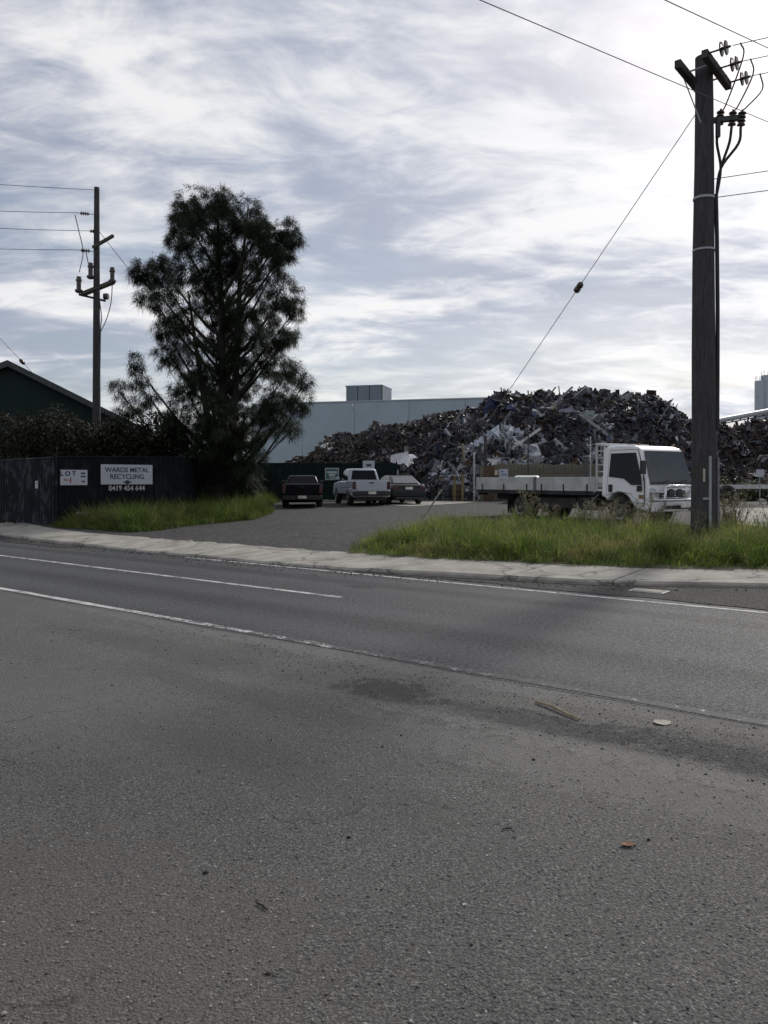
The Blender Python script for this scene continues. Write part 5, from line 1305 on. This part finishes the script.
def on_B(px, py, out=0.08):
    d = Vector((FB[0] - FR[0], FB[1] - FR[1], 0)).normalized(); k = (px - CX) / F_PX; t_ = (k * FR[1] - FR[0]) / (d.x - k * d.y)
    P = Vector((FR[0], FR[1], 0)) + d * t_; P.z = CAM_H + (HY - py) / F_PX * P.y
    return P + Vector((d.y, -d.x, 0)) * out, math.atan2(d.y, d.x)
P, a_ = on_B(331.8, 474); s5 = sign('site_sign', 'square green sign with pale border and lettering on the green fence', P, a_, 0.80, 0.70, M_white)
MB().box((0, -0.012, 0), (0.71, 0.012, 0.61)).build('panel', M_green, s5)
m = MB(); m.box((0, -0.02, 0.10), (0.58, 0.006, 0.11)); m.box((0, -0.02, -0.06), (0.36, 0.006, 0.13)); m.box((0.02, -0.02, -0.22), (0.3, 0.006, 0.05)); m.build('print', M_white, s5)
P, a_ = on_B(368.5, 466.3); s6 = sign('notice', 'white notice with dark and red print above the silver ute', P, a_, 0.70, 0.66, M_white)
MB().box((0, -0.013, 0.06), (0.28, 0.006, 0.14)).build('print', M_ink, s6); m = MB(); m.box((-0.1, -0.013, -0.15), (0.12, 0.006, 0.08)); m.box((0.12, -0.013, -0.15), (0.12, 0.006, 0.08)); m.build('print', M_redink, s6)
P = at(390.5, 475.5, 47.3); s7 = sign('notice', 'wide white and blue notice behind the silver ute', P, a_, 0.95, 0.68, M_white)
MB().box((-0.36, -0.013, 0), (0.2, 0.006, 0.66)).build('blue_band', M_blue, s7)
m = MB(); m.cyl((-0.3, 0.03, -1.2), (-0.3, 0.03, 0.3), 0.03, 6); m.cyl((0.3, 0.03, -1.2), (0.3, 0.03, 0.3), 0.03, 6); m.build('stake', M_gal, s7)
P = at(386.8, 467, 47.6); s8 = sign('notice', 'small yellow notice above the wide white and blue notice', P, a_, 0.40, 0.34, M_yel)
MB().cyl((0, 0.03, -1.8), (0, 0.03, 0.1), 0.03, 6).build('stake', M_gal, s8)
P = at(503.6, 473.2, 46.9); s9 = sign('notice', 'square white notice with dark print on the plank wall', P, 0, 0.52, 0.50, M_white)
m = MB(); m.box((-0.08, -0.013, 0.10), (0.14, 0.006, 0.07)); m.box((-0.06, -0.013, -0.08), (0.1, 0.006, 0.12)); m.box((0.11, -0.013, -0.08), (0.1, 0.006, 0.12)); m.build('print', M_blue, s9)
P = at(496.3, 472.5, 46.9); sign('notice', 'small cream notice beside the square one on the plank wall', P, 0.0, 0.25, 0.30, simple('cream', (0.42, 0.40, 0.32), 0.7))
P = at(760, 473.2, 38.0); s10 = sign('post_sign', 'small pale square sign on a thin post by the barrier rail', P, 0.0, 0.36, 0.36, M_white)
MB().cyl((0, 0.025, -(P.z - gz(P.x, P.y))), (0, 0.025, 0.15), 0.025, 8).build('post', M_gal, s10)

# ------------------------------------------------------------------ yard gate, posts, barrier and odds and ends
M_rust = simple('rusty_steel', (0.09, 0.055, 0.035), 0.85, 0.1, 0.35, 3, 0.5, (0.05, 0.03, 0.02))
M_galp = simple('pale_post', (0.45, 0.46, 0.46), 0.5, 0.2)
def post(px, yt, D, r, mat, label, name='gate_post'):
    p = at(px, yt, D); z0 = gz(p.x, D); t = thing(name, label, 'post', (p.x, D, z0)); h = p.z - z0
    MB().tube([(0, 0, -0.1), (0, 0, h)], r, 10).build('shaft', mat, t); MB().lathe([(0, r * 1.25), (0.05, r * 1.25), (0.08, r * 0.4)], (0, 0, h), (0, 0, 1), 10).build('cap', mat, t)
post(474.2, 454, 45.5, 0.05, M_galp, 'slim pale steel gate post left of the rusty panel')
post(480.6, 444, 45.3, 0.07, M_dkst, 'dark steel gate post beside the rusty panel')
post(485.3, 437, 47.6, 0.085, M_arm, 'brown timber post sticking up above the plank wall', 'timber_post')
post(528.2, 432, 46.2, 0.04, M_dkst, 'thin dark steel pole rising before the plank wall', 'steel_pole')
post(590.5, 438, 46.4, 0.035, M_galp, 'thin pale steel pole by the headboard of the truck', 'steel_pole')
post(586, 457.5, 45.0, 0.16, simple('grey_timber', (0.09, 0.09, 0.088), 0.9), 'thick grey bollard post behind the truck tray', 'bollard')
rp = at(487.5, 474, 45.2); z0 = gz(rp.x, 45.2); t = thing('rusty_panel', 'rust brown steel gate panel between the posts', 'panel', (rp.x, 45.2, z0))
for k in range(4): MB().box((-0.33 + k * 0.21, random.uniform(-.02, .02), 1.0), (0.20, 0.03, 2.05)).build('plate', M_rust if k > 0 else M_timber, t)
for z in (0.4, 1.7): MB().box((0, 0.05, z), (0.85, 0.04, 0.06)).build('rail', M_dkst, t)
# open mesh gate leaf
g0, g1 = at(432, 500, 46.5), at(473, 500, 45.6); zg = gz(g0.x, 46)
t = thing('mesh_gate', 'open steel mesh gate leaf across the yard entrance', 'gate', (g0.x, g0.y, zg), math.atan2(g1.y - g0.y, g1.x - g0.x)); gl = math.hypot(g1.x - g0.x, g1.y - g0.y)
m = MB(); m.tube([(0, 0, 0.1), (gl, 0, 0.1), (gl, 0, 1.35), (0, 0, 1.35), (0, 0, 0.1)], 0.03, 8); m.build('frame', M_dkst, t)
for k in range(1, 14): MB().cyl((gl * k / 14, 0, 0.1), (gl * k / 14, 0, 1.35), 0.010, 5).build('bar', M_dkst, t)
for z in (0.5, 0.9): MB().cyl((0, 0, z), (gl, 0, z), 0.012, 5).build('rail', M_dkst, t)
# rusty drums in the gateway
for (px, D, mat, lab) in ((456, 47.6, M_rust, 'rusty brown drum behind the mesh gate'), (462, 48.2, simple('ochre_drum', (0.13, 0.11, 0.07), 0.8, 0, 0.3, 3, 0.5), 'ochre drum behind the mesh gate'), (447, 48.0, simple('blue_drum', (0.04, 0.05, 0.065), 0.6, 0, 0.3, 3, 0.5), 'dull blue drum behind the mesh gate')):
    p = at(px, 490, D); z0 = gz(p.x, D); t = thing('drum', lab, 'drum', (p.x, D, z0), 0, 'drums in the gateway')
    MB().lathe([(0, 0.28), (0.02, 0.29), (0.28, 0.285), (0.30, 0.30), (0.32, 0.285), (0.57, 0.285), (0.59, 0.30), (0.61, 0.285), (0.86, 0.29), (0.88, 0.28)], (0, 0, 0), (0, 0, 1), 20).build('shell', mat, t)
    MB().lathe([(0, 0.27), (0.012, 0.27)], (0, 0, 0.875), (0, 0, 1), 20).build('lid', M_dkst, t)
M_yb = simple('faded_yellow', (0.17, 0.135, 0.06), 0.8, 0, 0.3, 5, 0.5)
post(454.5, 477, 44.6, 0.075, M_yb, 'faded yellow bollard in the gateway nearer the sedan', 'bollard')
post(462.5, 476, 44.4, 0.075, M_yb, 'faded yellow bollard in the gateway nearer the pale post', 'bollard')
# white bundle lifted on the spill
bp_ = at(404, 458, 48.6); t = thing('white_bag', 'crumpled white sheet bundle lying on the scrap above the sedan', 'bundle', (bp_.x, 48.6, bp_.z - 0.45))
M_wp = simple('white_plastic', (0.72, 0.73, 0.74), 0.5, 0, 0.05)
random.seed(5)
for (ox, oz, sc, rx) in ((-0.35, 0.42, 1.25, 0.9), (0.28, 0.50, 1.0, 1.2), (-0.05, 0.25, 1.1, 0.5), (0.45, 0.2, 0.8, 1.0)):
    m = MB(); scrap_piece(m, Matrix.Translation((ox * 0.8, 0, oz * 0.8)) @ Matrix.Rotation(rx, 4, 'X') @ Matrix.Rotation(random.uniform(-.5, .5), 4, 'Z'), 'sheet', sc, None); m.build('sheet_fold', M_wp, t, ang=60)
# barrier rail at right
b0, b1 = at(702, 488.5, 37.5), at(800, 485.0, 40.5); zr = gz(b0.x, 38)
t = thing('barrier_rail', 'long pale steel barrier rail beyond the big pole', 'barrier', (0, 0, 0))
m = MB(); d_ = (b1 - b0); m.box((b0 + b1) / 2, (d_.length, 0.10, 0.20), math.atan2(d_.y, d_.x)); m.build('rail', M_galp, t)
for k in (0.02, 0.35, 0.68, 0.97):
    p = b0.lerp(b1, k); MB().box((p.x, p.y + 0.13, (p.z + 0.3) / 2), (0.12, 0.12, p.z - 0.2)).build('post', M_dkst, t)
tp = at(735.5, 492, 37.0); zt_y = gz(tp.x, 37.0)
t = thing('old_tyre', 'old black tyre leaning on the barrier rail', 'tyre', (tp.x, 37.9, zt_y), 0.25)
m = MB(); rt = 0.36
pts = [(rt * math.cos(g), 0.0, 0.50 + rt * math.sin(g)) for g in [2 * math.pi * i / 24 for i in range(25)]]; m.tube(pts, 0.125, 10, False); m.build('tread', M_tyre, t, ang=70)
MB().tube([(x * 0.72, y, 0.50 + (z - 0.5) * 0.72) for x, y, z in pts], 0.03, 6, False).build('bead', M_dkst, t)

# low dark step in the grass by the sign fence
lb = Vector((-9.05, 24.7, 0)); z0 = gz(lb.x, lb.y)
t = thing('low_bench', 'low dark plank on stumps half hidden in the grass below the lot sign', 'bench', (lb.x, lb.y, z0), fa - 0.2)
MB().box((0, 0, 0.40), (0.95, 0.24, 0.06)).build('plank', M_timber, t)
for x in (-0.36, 0.36): MB().box((x, 0, 0.19), (0.14, 0.2, 0.38)).build('stump', M_bark, t)

# ------------------------------------------------------------------ bits on the road
def gp_(px, py): D = CAM_H * F_PX / (py - HY); return Vector(((px - CX) / F_PX * D, D, 0.0))
a, b = gp_(536, 703), gp_(580, 721); 
m = MB(); m.tube([a + Vector((0, 0, .014)), a.lerp(b, .4) + Vector((0.006, 0.01, .022)), a.lerp(b, .75) + Vector((-0.004, 0, .016)), b + Vector((0, 0, .014))], [0.010, 0.012, 0.011, 0.008], 7)
tag(m.build('stick', simple('pale_stick', (0.27, 0.23, 0.16), 0.9, 0, 0.2, 20)), 'pale broken stick lying beside the worn edge line', 'stick')
def flat_bit(name, px, py, w, h, rz, mat, label, cat, curl=0.01):
    p = gp_(px, py); m = MB(); n = 7
    o = [(math.cos(6.283 * i / n) * w * random.uniform(.38, .55), math.sin(6.283 * i / n) * h * random.uniform(.38, .55)) for i in range(n)]
    cz = [curl * random.random() for _ in o]; vs = [(0, 0, 0.005)] + [(x, y, 0.005 + k) for (x, y), k in zip(o, cz)] + [(0, 0, 0.003)] + [(x, y, 0.003 + k) for (x, y), k in zip(o, cz)]
    fs = [(0, 1 + i, 1 + (i + 1) % n) for i in range(n)] + [(n + 1, n + 2 + (i + 1) % n, n + 2 + i) for i in range(n)] + [(1 + i, n + 2 + i, n + 2 + (i + 1) % n, 1 + (i + 1) % n) for i in range(n)]
    m.add(vs, fs, Matrix.Translation(p) @ Matrix.Rotation(rz, 4, 'Z')); return tag(m.build(name, mat, smooth=False), label, cat)
flat_bit('dry_leaf', 628, 846, 0.075, 0.045, 0.1, simple('brown_leaf', (0.19, 0.10, 0.05), 0.8, 0, 0.3, 40), 'dry orange brown leaf lying on the forecourt asphalt', 'leaf', 0.010)
flat_bit('paper_scrap', 662, 723.5, 0.13, 0.10, 0.3, simple('dirty_paper', (0.36, 0.34, 0.28), 0.9, 0, 0.2, 20), 'flat pale scrap of card near the worn edge line', 'scrap', 0.012)
flat_bit('white_chip', 465, 906, 0.02, 0.015, 0.3, M_white, 'tiny white chip lying on the open forecourt asphalt', 'chip', 0.006)
for (ax, ay, bx, by, lab) in ((256, 904, 267, 911, 'short thin dark twig lying on the forecourt asphalt'), (502, 830.5, 512, 829.5, 'short black stub of twig on the forecourt asphalt')):
    a, b = gp_(ax, ay), gp_(bx, by); m = MB(); m.tube([a + Vector((0, 0, .006)), a.lerp(b, .5) + Vector((0, .003, .008)), b + Vector((0, 0, .006))], [.003, .004, .003], 6); tag(m.build('twig', M_bark), lab, 'twig')
p = Vector((3.78, 11.35, 0.012)); t = thing('utility_cover', 'pale rectangular utility cover set in the road shoulder', 'utility cover', p, math.atan2(-DY, -DX))
MB().box((0, 0, 0.004), (0.50, 0.30, 0.012)).build('frame', M_gal, t); MB().box((0, 0, 0.012), (0.42, 0.23, 0.012)).build('lid', M_conc, t)

def stones(name, label, n, sampler, r0, r1, mat):
    """loose stones: squashed eight-faced pebbles, one mesh"""
    c = sampler(n); n = len(c)
    o8 = np.array([(1, 0, 0), (-1, 0, 0), (0, 1, 0), (0, -1, 0), (0, 0, 1), (0, 0, -1)], float)
    f8 = np.array([(0, 2, 4), (2, 1, 4), (1, 3, 4), (3, 0, 4), (2, 0, 5), (1, 2, 5), (3, 1, 5), (0, 3, 5)])
    r = (r0 + (r1 - r0) * rng.random(n) ** 3)
    v = o8[None] * r[:, None, None] * rng.uniform(0.6, 1.3, (n, 6, 1)) + rng.normal(0, 0.15, (n, 6, 3)) * r[:, None, None]
    v[:, :, 2] *= 0.7
    v += c[:, None, :]; v[:, :, 2] += (r * 0.35)[:, None]
    tr = (f8[None] + (np.arange(n) * 6)[:, None, None]).reshape(-1, 3)
    return tag(link_mesh(name, np_mesh(name, v.reshape(-1, 3), tr, mat)), label, 'gravel', kind='stuff')
def stone_mat(name, c1, c2, c3, w3=0.9):
    t = NT(name); g = t.n('ShaderNodeNewGeometry').outputs['Random Per Island']
    cc = t.mix(g, c1, c2); wn2 = t.n('ShaderNodeTexWhiteNoise', noise_dimensions='1D'); t.l(g, wn2.inputs['W'])
    cc = t.mix(t.ramp(wn2.outputs['Value'], w3, w3 + 0.02), cc, c3); return t.bsdf(cc, 0.85)
M_st1 = stone_mat('grit_stones', (0.022, 0.022, 0.023), (0.15, 0.145, 0.135), (0.30, 0.29, 0.27))
M_st2 = stone_mat('scattered_stones', (0.012, 0.012, 0.012), (0.035, 0.033, 0.03), (0.30, 0.28, 0.25), 0.7)
def samp_edge(n):
    s = rng.uniform(-3.5, 9.0, n); p = np.where(rng.random(n) < 0.5, 4.85 + rng.normal(0, 0.28, n), 5.30 + rng.normal(0, 0.16, n)); k = (p < 5.52) & (rng.random(n) < np.interp(s, [-3, 4.5, 9], [1, .9, .15]))
    s, p = s[k], p[k]; return np.stack([s * DX + p * NX, s * DY + p * NY, np.zeros(len(s))], 1)
def samp_fore(n):
    y = 1.9 + 6.5 * rng.random(n); x = rng.uniform(-0.65, 0.65, n) * y; k = (x * NX + y * NY) < 5.3
    return np.stack([x[k], y[k], np.zeros(k.sum())], 1)
def samp_kerb(n):
    s = rng.uniform(1, 24, n); kp = kerbp(s); p = kp - np.abs(rng.normal(0, 0.35, n)) - 0.02
    return np.stack([s * DX + p * NX, s * DY + p * NY, np.full(n, 0.008)], 1)
stones('loose_grit', 'loose dark grit strewn along the worn edge line', 3600, samp_edge, 0.002, 0.010, M_st1)
stones('loose_stones', 'small stones scattered over the forecourt asphalt', 420, samp_fore, 0.0025, 0.012, M_st2)
M_st3 = stone_mat('aggregate_stones', (0.10, 0.097, 0.09), (0.26, 0.25, 0.23), (0.42, 0.41, 0.38), 0.90)
def samp_near(n):
    y = 1.9 * np.exp(rng.random(n) * 1.15); x = rng.uniform(-0.62, 0.62, n) * y; k = (x * NX + y * NY) < 5.5
    return np.stack([x[k], y[k], np.full(k.sum(), -0.001)], 1)
stones('exposed_aggregate', 'worn stone chips standing out of the forecourt asphalt', 17000, samp_near, 0.0022, 0.0080, M_st3)
stones('gutter_grit', 'grit gathered in the gutter along the footpath', 2500, samp_kerb, 0.006, 0.022, M_st1)
